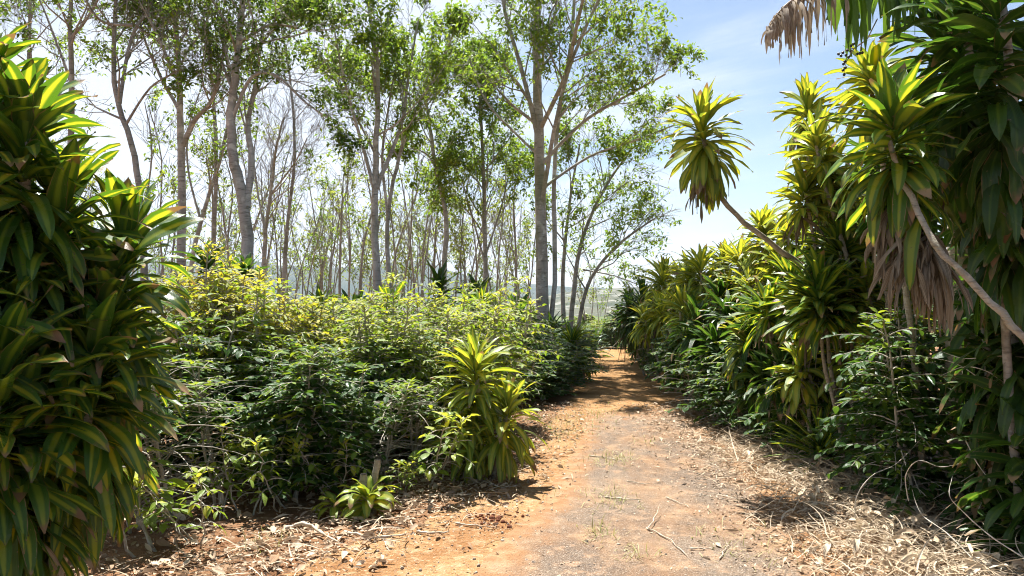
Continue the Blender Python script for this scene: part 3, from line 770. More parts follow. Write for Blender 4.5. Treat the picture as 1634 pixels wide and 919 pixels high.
# bend at the end of the path
bd = [(1.9, 22.5), (2.6, 24.2), (3.4, 24.6), (4.2, 24.4), (3.0, 26), (3.9, 26.5), (2.2, 25.5)]
shrub_row(coffees + [bright[1]], bd, '{0} shrub closing the view where the path dips away', 'shrubs at the end of the path', smin=1.0, smax=1.25, height=[.46, .42, .42, .55, .5, .55, .5])
for k, (px, d, lab) in enumerate([(268, 4.75, 'leafy seedling under the hedge nearest the big left dracaena'), (330, 5.0, 'leafy seedling in front of the hedge, beside dry straw'),
                                  (630, 6.2, 'small leafy seedling just right of the sawn stumps'), (1255, 7.4, 'small seedling at the foot of the right hedge'),
                                  (400, 5.5, 'bushy seedling under the front hedge, third from the left dracaena'), (470, 5.75, 'bushy seedling under the front hedge, left of the sawn stumps'),
                                  (540, 6.1, 'seedling hiding behind the sawn stumps under the hedge'), (672, 6.5, 'bushy seedling just left of the striped dracaena by the path'), (655, 6.75, 'seedling under the hedge between stumps and striped dracaena'),
                                  (350, 5.4, 'leafy seedling behind the one in the dry straw')]):
    sprig.place((P(px, 0, d).x, d, 0), k * 1.3, (1.9, 1.2, .7, .6, 1.5, 1.3, 1.2, 1.5, 1.4, 1.1)[k], lab)

# ------------------------------------------------------------------ trees
class Tree:
    def __init__(s, seed, leafy=.5, leaf=(.115, .054), young=.25, clump=1.2, per=10, twig=.004):
        s.r = random.Random(seed); s.tub = []; s.lim = []; s.B = []; s.leafy = leafy; s.leaf = leaf; s.young = young; s.clump = clump; s.per = per; s.seed = seed; s.twig = twig
    def stem(s, pts, r0, r1, sub=5, wob=.5):
        """smooth main stem through the given points; returns a dense polyline"""
        out = []; n = len(pts)
        for k in range(n - 1):
            a = pts[max(0, k - 1)]; b = pts[k]; c = pts[k + 1]; d = pts[min(n - 1, k + 2)]
            for m in range(sub):
                t = m / sub
                out.append(.5 * ((2 * b) + (c - a) * t + (2 * a - 5 * b + 4 * c - d) * t * t + (3 * b - a - 3 * c + d) * t ** 3))
        out.append(pts[-1].copy())
        m = len(out)
        for k in range(1, m - 1):
            out[k] = out[k] + Vector((s.r.gauss(0, 1), s.r.gauss(0, 1), 0)) * (r0 * .12 * wob)
        rad = [r0 + (r1 - r0) * (k / (m - 1)) ** .9 for k in range(m)]
        rad[0] *= 1.25
        if m > 3: rad[1] *= 1.08
        s.tub.append((out, rad))
        return out, rad
    def grow(s, p, d, ln, r, lev, up=.12):
        rr = s.r
        n = 4 if lev > 1 else 3
        pts = [p.copy()]; cur = p.copy(); d = d.normalized()
        for k in range(n):
            d = (d + Vector((rr.gauss(0, .16), rr.gauss(0, .16), rr.gauss(0, .10) + up * .55))).normalized()
            cur = cur + d * (ln / n)
            pts.append(cur.copy())
        rad = [max(s.twig, r * (1 - .62 * k / n)) for k in range(n + 1)]
        (s.tub if lev > 1 else s.lim).append((pts, rad))
        if lev <= 0:
            s.leaves(pts)
            return
        nb = {3: 6, 2: 5, 1: 4}.get(lev, 4)
        for k in range(nb):
            t = .28 + .72 * (k + rr.random()) / nb
            x = min(n - 1e-4, t * n); i = int(x); bp = pts[i].lerp(pts[i + 1], x - i)
            ax = (pts[i + 1] - pts[i]).normalized()
            pr = ax.orthogonal().normalized(); pr.rotate(__import__('mathutils').Quaternion(ax, rr.uniform(0, 6.283)))
            ang = rr.uniform(.45, .95)
            nd = ax * math.cos(ang) + pr * math.sin(ang)
            s.grow(bp, nd, ln * rr.uniform(.42, .68), max(s.twig, r * (1 - .6 * t) * .55), lev - 1, up)
        s.grow(pts[-1], d, ln * .5, max(s.twig, rad[-1]), lev - 1, up)
    def leaves(s, pts):
        rr = s.r
        c = pts[-1]
        nv = mnoise.noise(c * (1 / s.clump) + Vector((s.seed * 3.1, 0, 0))) * .9 + .5
        if nv > s.leafy: return
        for k in range(s.per):
            t = rr.uniform(.2, 1.05); x = min(len(pts) - 1.001, t * (len(pts) - 1)); i = int(x)
            q = pts[i].lerp(pts[i + 1], x - i) + Vector((rr.gauss(0, .05), rr.gauss(0, .05), rr.gauss(0, .05)))
            s.B.append(q)
    def spread(s, st, f0, f1, n, ln, lev=2, ang=(.5, .95), up=.12, az=None, taper=.6):
        pts, rad = st; m = len(pts); rr = s.r
        for k in range(n):
            f = f0 + (f1 - f0) * (k + rr.random()) / n
            x = min(m - 1.001, f * (m - 1)); i = int(x); bp = pts[i].lerp(pts[i + 1], x - i)
            ax = (pts[i + 1] - pts[i]).normalized()
            a = rr.uniform(0, 6.283) if az is None else rr.gauss(az, .9)
            hd = Vector((math.cos(a), math.sin(a), 0)); hd = (hd - ax * hd.dot(ax)).normalized()
            g = rr.uniform(*ang)
            l = ln * rr.uniform(.7, 1.2) * (1 - taper * max(0., (f - f0) / max(.01, 1 - f0)) ** 1.5)
            s.grow(bp, ax * math.cos(g) + hd * math.sin(g), l, rad[i] * .42, lev, up)
    def parts(s, root, leafmat, bark='bark', sides=8):
        g = Geo(); g.tubes(s.tub, sides); 
        kids = [g.build('trunk', M[bark], root)]
        if s.lim:
            g = Geo(); g.tubes(s.lim, 3); kids.append(g.build('twigs', M['twig'], root))
        if s.B:
            r = np.random.default_rng(s.seed); n = len(s.B)
            g = Geo()
            straps(g, np.array([tuple(v) for v in s.B]), r.uniform(0, 6.283, n), r.uniform(-1.0, .5, n), r.uniform(.1, .7, n), s.leaf[0] * r.uniform(.7, 1.25, n), s.leaf[1] * r.uniform(.8, 1.2, n),
                   S=2, C=2, fold=.2, roll=r.normal(0, .5, n), prof='oval', age=np.where(r.uniform(0, 1, n) < s.young, r.uniform(.3, 1, n), 0.))
            kids.append(g.build('crown', M[leafmat], root))
        return kids

def px_stem(pts, d, b, ddepth=0.):
    """pixel polyline at distance d -> points relative to base b"""
    n = len(pts)
    out = []
    for k, (x, y) in enumerate(pts):
        p = P(x, y, d + ddepth * k / (n - 1))
        out.append(p - b)
    return out

def tree_px(label, d, stems, leafmat='tree_leaf', bark='bark', seed=1, name='tree', group=None, thin=.64, **kw):
    """stems: dict(pts, r0, r1, ddepth, f0, n, ln, lev ...)"""
    x0, y0 = stems[0]['pts'][0]
    bx = P(x0, 0, d).x
    b = Vector((bx, d, zf(bx, d)))
    t = Tree(seed, **kw)
    for st in stems:
        pts = px_stem(st['pts'], d, b, st.get('dd', 0))
        if st.get('ground', False):
            pts[0].z = -.1
        l = t.stem(pts, st['r0'] * thin * (.72 if st is not stems[0] and thin < .77 and thin > .7 else 1), st['r1'] * (thin + .12))
        if st.get('n', 0):
            t.spread(l, st.get('f0', .4), st.get('f1', 1.), st['n'], st.get('ln', 1.2), st.get('lev', 2), st.get('ang', (.5, .95)), st.get('up', .12), st.get('az'), st.get('taper', .6))
    root = empty(name, b, label, 'tree', group)
    t.parts(root, leafmat, bark)
    return root

# the big mossy tree by the path and its cluster of leaning stems
tree_px('tall big mossy grey tree beside the path with wide airy crown', 17.5, [
    dict(pts=[(868, 610), (866, 450), (862, 300), (858, 160), (857, 60), (862, -60), (858, -190)], r0=.215, r1=.06, ground=True, f0=.42, n=12, ln=2.0, dd=0),
    dict(pts=[(858, 215), (832, 110), (806, 20), (796, -70), (780, -150)], r0=.10, r1=.03, dd=-.6, f0=.2, n=9, ln=1.5),
    dict(pts=[(862, 205), (902, 120), (925, 20), (960, -110)], r0=.10, r1=.03, dd=-3.4, f0=.2, n=9, ln=1.5),  # limb stretched forward out of view to cast shade on the path
    dict(pts=[(864, 262), (930, 195), (1005, 150), (1062, 118)], r0=.085, r1=.025, dd=-.8, f0=.25, n=11, ln=1.3),
    dict(pts=[(864, 330), (884, 210), (915, 90), (985, -60)], r0=.10, r1=.03, dd=-2.2, f0=.3, n=9, ln=1.5),  # also pulled forward past the frame for added path shade
    dict(pts=[(866, 300), (940, 250), (1010, 225), (1075, 200)], r0=.065, r1=.02, dd=.7, f0=.3, n=9, ln=1.1, up=.04),
    dict(pts=[(862, 250), (820, 210), (775, 160), (748, 90)], r0=.06, r1=.02, dd=.8, f0=.3, n=7, ln=1.1),
    dict(pts=[(868, 590), (885, 450), (884, 300), (892, 180), (912, 60), (918, -60)], r0=.115, r1=.04, dd=.5, ground=True, f0=.5, n=10, ln=1.4),
], bark='bark_moss', thin=.76, seed=201, leafy=.54, young=.45, per=13, clump=.9)
tree_px('cluster of brown leaning stems with low feathery branches right of the big trunk', 19.5, [
    dict(pts=[(908, 570), (915, 470), (930, 380), (965, 300), (1010, 235)], r0=.12, r1=.03, ground=True, f0=.35, n=12, ln=1.6, up=.03),
    dict(pts=[(914, 570), (936, 460), (982, 395), (1042, 350)], r0=.10, r1=.025, dd=-.8, ground=True, f0=.3, n=12, ln=1.3, up=.0),
    dict(pts=[(904, 570), (898, 450), (908, 330), (925, 230)], r0=.11, r1=.03, dd=.6, ground=True, f0=.4, n=9, ln=1.3),
    dict(pts=[(930, 430), (980, 440), (1020, 455)], r0=.035, r1=.012, dd=-.4, f0=.2, n=6, ln=1.2, up=-.05),
], bark='bark_thin', seed=202, leafy=.48, young=.45, per=11, clump=.8)
tree_px('straight grey trunk with broom shaped crown in the middle of the grove', 16, [
    dict(pts=[(604, 580), (602, 470), (598, 330), (600, 240), (603, 120), (590, 20), (585, -60)], r0=.155, r1=.035, ground=True, f0=.5, n=12, ln=1.6),
    dict(pts=[(600, 310), (575, 220), (548, 120), (530, 30)], r0=.07, r1=.02, dd=-.6, f0=.25, n=9, ln=1.3),
    dict(pts=[(600, 300), (640, 200), (652, 120), (668, 30)], r0=.08, r1=.02, dd=.7, f0=.25, n=9, ln=1.3),
    dict(pts=[(601, 250), (560, 170), (530, 110)], r0=.04, r1=.015, dd=.7, f0=.3, n=6, ln=1.1),
], seed=203, leafy=.48, young=.45, per=12, clump=.9)
tree_px('thinner trunk close behind the straight grey trunk, forking right', 16.8, [
    dict(pts=[(622, 580), (621, 470), (618, 360), (632, 270), (662, 180), (700, 110), (720, 60)], r0=.10, r1=.025, ground=True, f0=.45, n=12, ln=1.3),
    dict(pts=[(620, 350), (610, 250), (622, 160), (640, 60)], r0=.06, r1=.02, dd=.7, f0=.3, n=8, ln=1.1),
], bark='bark', seed=204, leafy=.52, young=.45, per=13, clump=.8)
tree_px('pale curved trunk bending left as it rises', 20, [
    dict(pts=[(708, 560), (708, 440), (712, 350), (696, 270), (684, 190), (676, 130)], r0=.13, r1=.045, ground=True, f0=.55, n=9, ln=1.6),
    dict(pts=[(696, 270), (680, 245), (650, 235)], r0=.04, r1=.015, dd=-.4, f0=.2, n=5, ln=1.0),
], bark='bark', seed=205, leafy=.56, young=.4, per=13, clump=.8)
tree_px('narrow dense leafy tree with green column crown', 20.5, [
    dict(pts=[(776, 560), (775, 450), (773, 330), (770, 240), (766, 160), (764, 125)], r0=.12, r1=.03, ground=True, f0=.3, n=24, ln=1.5, taper=.35, lev=2),
    dict(pts=[(774, 420), (752, 340), (735, 280)], r0=.05, r1=.015, f0=.3, n=7, ln=1.3, dd=-.5),
    dict(pts=[(774, 410), (800, 330), (815, 260)], r0=.05, r1=.015, f0=.3, n=7, ln=1.3, dd=.5),
], bark='bark_thin', seed=206, leafy=.80, young=.45, per=14, clump=.7)
tree_px('pole like grey trunk forking high into a dark leafy crown', 15, [
    dict(pts=[(288, 600), (289, 430), (290, 300), (288, 200), (286, 120), (280, 30), (278, -60)], r0=.165, r1=.05, ground=True, f0=.62, n=14, ln=1.7),
    dict(pts=[(291, 232), (312, 190), (335, 165), (352, 110), (368, 20)], r0=.09, r1=.03, dd=-.7, f0=.3, n=9, ln=1.5),
    dict(pts=[(288, 180), (255, 120), (230, 60), (215, 0)], r0=.06, r1=.02, dd=.5, f0=.25, n=7, ln=1.3),
], leafmat='tree_leaf_dark', seed=207, leafy=.53, young=.45, per=12, clump=.8, leaf=(.10, .05))
tree_px('thick forked trunk parting into two grey stems above the yellow shrub', 14, [
    dict(pts=[(398, 600), (396, 430), (388, 320), (372, 250), (369, 180), (377, 110), (385, 20), (388, -60)], r0=.175, r1=.05, ground=True, f0=.6, n=13, ln=1.6),
    dict(pts=[(392, 330), (402, 260), (396, 200), (408, 130), (420, 40)], r0=.10, r1=.03, dd=.5, f0=.35, n=9, ln=1.4),
    dict(pts=[(371, 190), (400, 125), (440, 120), (490, 165), (535, 195)], r0=.05, r1=.015, dd=-.8, f0=.35, n=7, ln=1.1, up=-.02),
    dict(pts=[(380, 70), (430, 40), (475, 45)], r0=.05, r1=.02, dd=-.6, f0=.2, n=7, ln=1.4),
], leafmat='tree_leaf_dark', seed=208, leafy=.50, young=.5, per=12, clump=.8, leaf=(.10, .05), thin=.78)
tree_px('leaning pale trunk rising right behind the left dracaena', 18, [
    dict(pts=[(300, 560), (305, 430), (325, 340), (352, 250), (366, 180), (372, 100)], r0=.11, r1=.03, ground=True, f0=.45, n=9, ln=1.2),
    dict(pts=[(320, 350), (300, 270), (302, 200), (325, 130)], r0=.05, r1=.018, dd=.5, f0=.3, n=7, ln=1.1),
], seed=209, leafy=.34, young=.3, per=6, clump=.9)
tree_px('bare grey tree with purple fine twig crown left of centre', 20, [
    dict(pts=[(420, 560), (421, 440), (424, 370), (433, 300), (440, 240), (452, 190)], r0=.12, r1=.03, ground=True, f0=.4, n=16, ln=1.5),
    dict(pts=[(424, 375), (412, 310), (405, 250), (412, 200)], r0=.05, r1=.018, dd=.6, f0=.3, n=8, ln=1.1),
    dict(pts=[(432, 310), (470, 260), (490, 220)], r0=.045, r1=.015, dd=-.6, f0=.3, n=8, ln=1.0),
], seed=210, leafy=.10, young=.3, per=6)
tree_px('crooked bare limbed tree at the upper left behind the striped dracaena', 14, [
    dict(pts=[(235, 600), (228, 380), (215, 250), (185, 150), (182, 60), (188, -40)], r0=.12, r1=.04, ground=True, f0=.5, n=10, ln=1.5, up=.08),
    dict(pts=[(190, 165), (210, 60), (240, 10), (250, -50)], r0=.06, r1=.02, dd=.6, f0=.2, n=7, ln=1.2),
    dict(pts=[(200, 200), (240, 140), (290, 110)], r0=.04, r1=.015, dd=-.6, f0=.3, n=6, ln=1.0),
    dict(pts=[(212, 40), (165, 35), (140, 5), (120, -40)], r0=.045, r1=.02, dd=-.4, f0=.2, n=6, ln=1.1),
], bark='bark_thin', seed=211, leafy=.45, young=.3, per=9)
tree_px('bare branched tree at the top left corner', 15, [
    dict(pts=[(110, 620), (112, 300), (114, 120), (112, 30), (118, -60)], r0=.12, r1=.04, ground=True, f0=.6, n=12, ln=1.7, up=.06),
    dict(pts=[(113, 130), (80, 40), (55, -20)], r0=.05, r1=.02, dd=.5, f0=.2, n=7, ln=1.2),
    dict(pts=[(113, 60), (135, 35), (160, -10), (170, -60)], r0=.05, r1=.02, dd=-.5, f0=.2, n=7, ln=1.2),
], bark='bark_thin', seed=212, leafy=.42, young=.3, per=10, leafmat='tree_leaf_dark')
tree_px('slim tree at the far left with dark leafy tufts behind the dracaena tip', 19, [
    dict(pts=[(40, 620), (44, 300), (46, 100), (50, -40)], r0=.12, r1=.04, ground=True, f0=.5, n=14, ln=1.9),
], bark='bark_thin', seed=213, leafy=.52, young=.3, per=10)
tree_px('dark leafy shade tree whose crown fills the top left', 21, [
    dict(pts=[(330, 560), (340, 400), (345, 250), (338, 120), (330, 20), (335, -60)], r0=.12, r1=.04, ground=True, f0=.5, n=12, ln=2.0),
    dict(pts=[(450, 560), (455, 400), (470, 250), (462, 120), (440, 0)], r0=.10, r1=.03, dd=1, ground=True, f0=.6, n=10, ln=1.7),
], bark='bark_thin', seed=214, leafy=.40, young=.35, per=10)

# thinner trees deeper in the grove: six kinds, copied
def grove_proto(seed, h, stems, leafy, mat, per=9, ln=1.5):
    t = Tree(seed, leafy=leafy, leaf=(.17, .085), young=.4, clump=1.2, per=per, twig=.007)
    rr = t.r
    for k in range(stems):
        a = rr.uniform(0, 6.28); sp = (.12 + .5 * (stems > 1)) * rr.uniform(.6, 1.3)
        dx, dy = math.cos(a), math.sin(a)
        pts = [Vector((dx * .12 * k, dy * .12 * k, -.2)), Vector((dx * sp * .3, dy * sp * .3, h * .25)), Vector((dx * sp * .75 + rr.gauss(0, .12), dy * sp * .75, h * .5)), Vector((dx * sp * 1.4 + rr.gauss(0, .2), dy * sp * 1.4 + rr.gauss(0, .2), h * .78)), Vector((dx * sp * 2.0, dy * sp * 2.0, h * rr.uniform(.92, 1.05)))]
        l = t.stem(pts, .068 if stems == 1 else .050, .015, sub=4)
        t.spread(l, .38, 1, 9 if stems > 1 else 14, ln, 1, (.4, .8), .16)
    root = None
    return t, mat
kinds = [
    (grove_proto(301, 8.0, 2, .36, 'tree_leaf_olive', 9), 'bare slender'),
    (grove_proto(302, 7.2, 3, .36, 'tree_leaf_olive', 9), 'nearly bare multi stemmed'),
    (grove_proto(303, 8.6, 1, .47, 'tree_leaf', 11), 'straight thinly leaved'),
    (grove_proto(304, 6.8, 3, .53, 'tree_leaf_olive', 11), 'olive leaved many stemmed'),
    (grove_proto(305, 7.6, 2, .64, 'tree_leaf', 13), 'yellow green leafy'),
    (grove_proto(306, 6.4, 1, .42, 'tree_leaf_olive', 9), 'thin sparsely leaved'),
]
made = {}
gr = random.Random(77)
spots = []
# (pixel x, distance, kind, scale)
lst = [(445, 26, 0, .9), (462, 30, 1, .95), (482, 27, 4, .72), (503, 33, 3, .9), (520, 29, 1, .9), (538, 36, 4, .8), (541, 26, 5, .95), (556, 31, 0, .95), (572, 24, 2, .8), (586, 34, 3, .95),
       (614, 28, 1, .95), (636, 24, 0, .85), (650, 32, 3, .9), (668, 27, 1, .95), (684, 35, 4, .85), (692, 25, 5, 1.0), (722, 30, 0, .95), (738, 24, 3, .75), (752, 29, 1, .85), (766, 36, 4, .8), (790, 27, 0, .9),
       (806, 33, 1, .9), (822, 25, 5, .95), (836, 29, 3, .85), (850, 38, 4, .8), (376, 25, 1, .95), (410, 28, 0, .95), (355, 31, 3, .9), (340, 24, 5, .95), (322, 36, 4, .9), (266, 26, 0, 1.0), (245, 30, 4, .85), (225, 24, 2, .9), (205, 33, 1, .95),
       (150, 27, 3, 1.0), (90, 25, 0, 1.0), (30, 29, 4, 1.0), (495, 44, 1, 1.0), (530, 47, 0, 1.0), (565, 42, 3, 1.0), (600, 48, 1, 1.0), (640, 45, 3, 1.0), (675, 43, 0, 1.0), (712, 50, 1, 1.0), (748, 44, 5, 1.0), (782, 46, 3, 1.0), (815, 43, 0, 1.0),
       (470, 50, 5, 1.0), (433, 42, 3, 1.0), (395, 48, 1, 1.0), (365, 43, 4, 1.0), (300, 46, 3, 1.0), (260, 43, 1, 1.0), (180, 40, 4, 1.0), (940, 34, 3, .6), (958, 40, 4, .55)]
lm = [(-200, 'left of the pole like trunk'), (288, 'between the pole like and the forked trunk'), (396, 'between forked and straight grey trunks'), (602, 'between straight grey and curved trunks'),
      (708, 'between curved trunk and narrow leafy tree'), (776, 'between narrow leafy tree and big mossy trunk'), (866, 'right of the big mossy trunk')]
cnt = {}
for (px, dd, k, sc) in sorted(lst):
    x = P(px, 0, dd).x
    zone = [z for (lx, z) in lm if lx <= px][-1]
    c = cnt.get((zone, k), 0); cnt[(zone, k)] = c + 1
    lab = '%s %s tree %s' % (ORD[c], kinds[k][1], zone)
    sc *= gr.uniform(.95, 1.08) * (1.0 if dd < 40 else 1.1)
    (t, mat), desc = kinds[k]
    l = (x, dd, zf(x, dd)); rz = gr.uniform(0, 6.28)
    s3 = (sc, sc, sc)
    if k not in made:
        root = empty('grove_tree', l, lab, 'tree', 'slender trees deeper in the grove', rz, s3)
        made[k] = (root, t.parts(root, mat, 'bark_thin', 6))
    else:
        copy_thing(*made[k], l, rz, s3, lab)

# bushy trees of the middle distance
def bushy(seed, h, mat):
    t = Tree(seed, leafy=.95, leaf=(.34, .2), young=.35, clump=2, per=26, twig=.02)
    st = t.stem([Vector((0, 0, -.3)), Vector((.1, 0, h * .25)), Vector((0, .1, h * .55)), Vector((.1, 0, h * .8))], .22, .06)
    t.spread(st, .2, 1, 16, h * .42, 1, (.6, 1.3), .05, taper=.45)
    return t, mat
bk = [bushy(401, 6, 'tree_leaf'), bushy(402, 5, 'tree_leaf_olive')]
bmade = {}
for n_, (px, dd, k, sc, lab) in enumerate([(545, 95, 0, 1.6, 'dark round tree far beyond the thin trunks'), (785, 75, 1, 1.2, 'hazy olive tree behind the narrow leafy tree'), (830, 66, 1, 1.1, 'pale olive tree just left of the big trunk'),
        (955, 44, 1, .46, 'bushy olive tree beyond the path bend, nearest the trunks'), (990, 48, 0, .48, 'bushy green tree beyond the path bend, against the right hedge'), (930, 60, 1, .85, 'olive tree showing between the leaning stems'), (1010, 70, 1, 1.1, 'faint olive tree above the end of the right hedge'),
        (972, 34, 0, .24, 'low sunlit green tree filling the end of the path'), (640, 85, 1, 1.3, 'hazy olive tree low between the trunks left of the curved trunk'), (700, 100, 0, 1.4, 'hazy green tree low behind the curved trunk')]):
    x = P(px, 0, dd).x; l = (x, dd, zf(x, dd))
    t, mat = bk[k]
    if k not in bmade:
        root = empty('bushy_tree', l, lab, 'tree', None, n_, sc); bmade[k] = (root, t.parts(root, mat, 'bark_thin', 6))
    else:
        copy_thing(*bmade[k], l, n_ * 1.7, sc, lab)

# ------------------------------------------------------------------ torn banana leaf at the top right
b = Vector((3.3, 5.6, 0))
root = empty('banana_plant', b, 'banana plant with one torn half brown leaf hanging at the top', 'banana plant')
mid = [P(1520, -40, 4.9), P(1450, -62, 4.7), P(1375, -55, 4.6), P(1305, -24, 4.5), P(1252, 10, 4.45), P(1226, 45, 4.45)]
g = Geo()
g.tubes([([Vector((0, 0, -.05)), Vector((-.02, -.05, 1.2)), Vector((-.05, -.1, 2.4)), P(1600, 40, 5.2) - b, mid[0] - b], [.11, .10, .08, .045, .02])], 10)
g.build('trunk', M['cane'], root)
tr = Tree(9); 
ml, _ = Tree(9).stem([p - b for p in mid], .012, .004, 8, 0)
g = Geo(); g.tubes([(ml, [.014 - .010 * k / (len(ml) - 1) for k in range(len(ml))])], 6); g.build('midrib', M['stick'], root)
r = np.random.default_rng(4)
gG, gD = Geo(), Geo()
m = len(ml)
for k in range(84):
    f = (k + .5) / 84
    x = f * (m - 1); i = min(m - 2, int(x)); p = ml[i].lerp(ml[i + 1], x - i)
    L = (.22 + .17 * math.sin(PI * min(1, f * .9 + .05))) * r.uniform(.7, 1.15) * (1 if f < .85 else .55) * (1.3 if f < .5 else 1)
    W = r.uniform(.03, .10)
    dead = f > .58 or (f > .45 and r.uniform() < .5)
    for az in ((-1.5, 1.6) if k % 2 else (-1.5,)):
        straps(gD if dead else gG, [tuple(p)], az + r.normal(0, .3), r.uniform(-1.1, -.5), 1.2, L, W * (.5 if dead else 1.15), S=8, C=2, fold=.12, roll=r.normal(0, .4), twist=r.normal(0, 1.3 if dead else .5), azb=r.normal(0, .4), prof='torn', wave=.14)
gG.build('green_blade', M['banana'], root); gD.build('dead_blade', M['dead'], root)
# berry stalk hanging from the thicket
b = P(1385, 45, 4.6)
root = empty('berry_stalk', b, 'thin drooping stalk of dark round berries below the banana leaf', 'berries')
g = Geo(); tub = []; bl = []
main = [P(1400, 30, 4.6) - b, P(1384, 62, 4.6) - b, P(1360, 80, 4.6) - b, P(1350, 100, 4.6) - b, P(1346, 120, 4.6) - b]
tub.append((main, [.004, .0035, .003, .0025, .002]))
for (px0, py0, px1, py1) in [(1384, 62, 1366, 66), (1366, 76, 1338, 86), (1375, 70, 1372, 85)]:
    tub.append(([P(px0, py0, 4.6) - b, P((px0 + px1) / 2, (py0 + py1) / 2 - 2, 4.6) - b, P(px1, py1, 4.6) - b], [.0025, .002, .0015]))
g.tubes(tub, 5); g.build('stem', M['stem'], root)
for (px, py) in [(1338, 86), (1342, 89), (1345, 84), (1350, 88), (1352, 80), (1358, 73), (1362, 70), (1366, 66), (1372, 85), (1376, 84), (1368, 86), (1348, 98), (1346, 102), (1349, 108), (1345, 112), (1347, 119), (1358, 82), (1354, 91)]:
    c = P(px, py, 4.6 + r.uniform(-.03, .03)) - b
    rad = [.0015, .007, .0095, .007, .0015]
    g = Geo(); g.tubes([([c + Vector((0, 0, z)) for z in (.0095, .006, 0, -.006, -.0095)], rad)], 8); g.build('berry', M['berry'], root)

# ------------------------------------------------------------------ litter, straw, sticks, grass
r = np.random.default_rng(8)
def scatter(n, fn):
    out = []
    while len(out) < n:
        p = fn()
        if p is not None: out.append(p)
    return np.array(out)
le = left_edge
def near_left():
    y = 3.9 + 7.5 * r.random() ** 1.5; x = le(y) + r.normal(-.35, .45)
    return (x, y, .014 + r.random() * .02)
def near_right():
    y = 3.8 + 7.5 * r.random() ** 1.4; x = 2.4 + r.normal(.1, .45) - .1 * (y < 6)
    return (x, y, .014 + r.random() * .03) if x > 1.0 else None
def anywhere():
    y = 3.9 + 7 * r.random() ** 1.3; x = r.uniform(le(y) - .3, 2.6)
    return (x, y, .013)
def under_left():
    y = 4.3 + 5 * r.random(); x = le(y) - r.random() * 3.2
    return (x, y, .012 + r.random() * .02)
g = Geo()
for (n, fn, Ls) in [(900, near_left, (.04, .11)), (4500, near_left, (.012, .045)), (1500, near_right, (.03, .10)), (12000, near_right, (.010, .05)), (1200, anywhere, (.012, .035)), (800, under_left, (.05, .14)), (3500, under_left, (.015, .05)), (6000, anywhere, (.004, .014))]:
    B = scatter(n, fn)
    straps(g, B, r.uniform(0, 6.28, n), r.uniform(-.15, .45, n), r.uniform(-.3, .9, n), r.uniform(*Ls, n), r.uniform(.2, .5, n) * r.uniform(*Ls, n), S=4, C=2, fold=.5, roll=r.normal(0, .5, n), twist=r.normal(0, .8, n), azb=r.normal(0, .6, n), prof='oval' if fn is not anywhere else 'blade', wave=.12)
o = g.build('leaf_litter', M['litter']); o['kind'] = 'stuff'; tag(o, 'dry tan leaf litter strewn along both sides of the path', 'leaf litter')
g = Geo()
def straw_right():
    y = 3.9 + 4.6 * r.random() ** 1.2; x = 2.42 + r.normal(.1, .40) - .15 * (y < 5.2)
    return (x, y, .02 + abs(r.normal(0, .05))) if x > 1.5 else None
n = 2700
straps(g, scatter(n, straw_right), r.uniform(0, 6.28, n), r.uniform(-.1, .7, n), r.uniform(.1, .8, n), r.uniform(.06, .4, n), r.uniform(.003, .009, n), S=7, C=2, fold=.6, twist=r.normal(0, 1.5, n), azb=r.normal(0, 1.2, n), prof='blade')
def straw_pile():
    y = 4.0 + 3.6 * r.random() ** 1.1; x = 2.62 + r.normal(.12, .28) - .22 * (y < 5.0)
    return (x, y, .02 + abs(r.normal(0, .06))) if x > 1.75 else None
n = 420
straps(g, scatter(n, straw_pile), r.uniform(0, 6.28, n), r.uniform(-.15, .6, n), r.uniform(.2, 1.2, n), r.uniform(.2, .7, n), r.uniform(.004, .011, n), S=10, C=2, fold=.7, twist=r.normal(0, 2, n), azb=r.normal(0, .9, n), prof='blade')
n = 700
straps(g, scatter(n, straw_pile), r.uniform(0, 6.28, n), r.uniform(-.4, .8, n), r.uniform(.5, 2.2, n), r.uniform(.08, .2, n), r.uniform(.02, .05, n), S=6, C=2, fold=.7, twist=r.normal(0, 2, n), azb=r.normal(0, 1.6, n), prof='oval', wave=.15)
def straw_left():
    y = 4.2 + 4 * r.random(); x = le(y) - .35 + r.normal(0, .35)
    return (x, y, .02 + abs(r.normal(0, .02)))
n = 420
straps(g, scatter(n, straw_left), r.uniform(0, 6.28, n), r.uniform(-.1, .4, n), r.uniform(.1, .8, n), r.uniform(.08, .35, n), r.uniform(.004, .012, n), S=6, C=2, fold=.5, twist=r.normal(0, 1.5, n), azb=r.normal(0, 1.0, n), prof='blade')
o = g.build('dry_straw', M['straw']); o['kind'] = 'stuff'; tag(o, 'tangle of pale dry straw and stems on the path edges', 'straw')
# grass along the verge and in tufts on the asphalt
g = Geo()
tufts = [(P(px, 0, d).x, d, n_, s_) for px, d, n_, s_ in [(965, 7.35, 40, .12), (990, 7.6, 26, .1), (975, 6.0, 50, .14), (955, 5.1, 24, .08), (930, 9.6, 60, .25), (905, 9.0, 50, .22), (950, 10.4, 60, .2), (880, 9.7, 40, .22), (1190, 4.9, 40, .2), (1010, 4.7, 18, .06), (420, 4.9, 22, .1), (1030, 8.3, 16, .1)]]
for (x, y, n, s_) in tufts:
    n = int(n * 2.2)
    B = np.stack([x + r.normal(0, s_, n), y + r.normal(0, s_ * 1.4, n), np.full(n, .008)], -1)
    straps(g, B, r.uniform(0, 6.28, n), r.uniform(.3, 1.4, n), r.uniform(.3, 1.4, n), r.uniform(.04, .13, n), r.uniform(.004, .008, n), S=4, C=2, prof='blade', age=r.uniform(0, 1, n))
o = g.build('grass', M['grass']); o['kind'] = 'stuff'; tag(o, 'sparse short yellowing grass on the path and its left verge', 'grass')

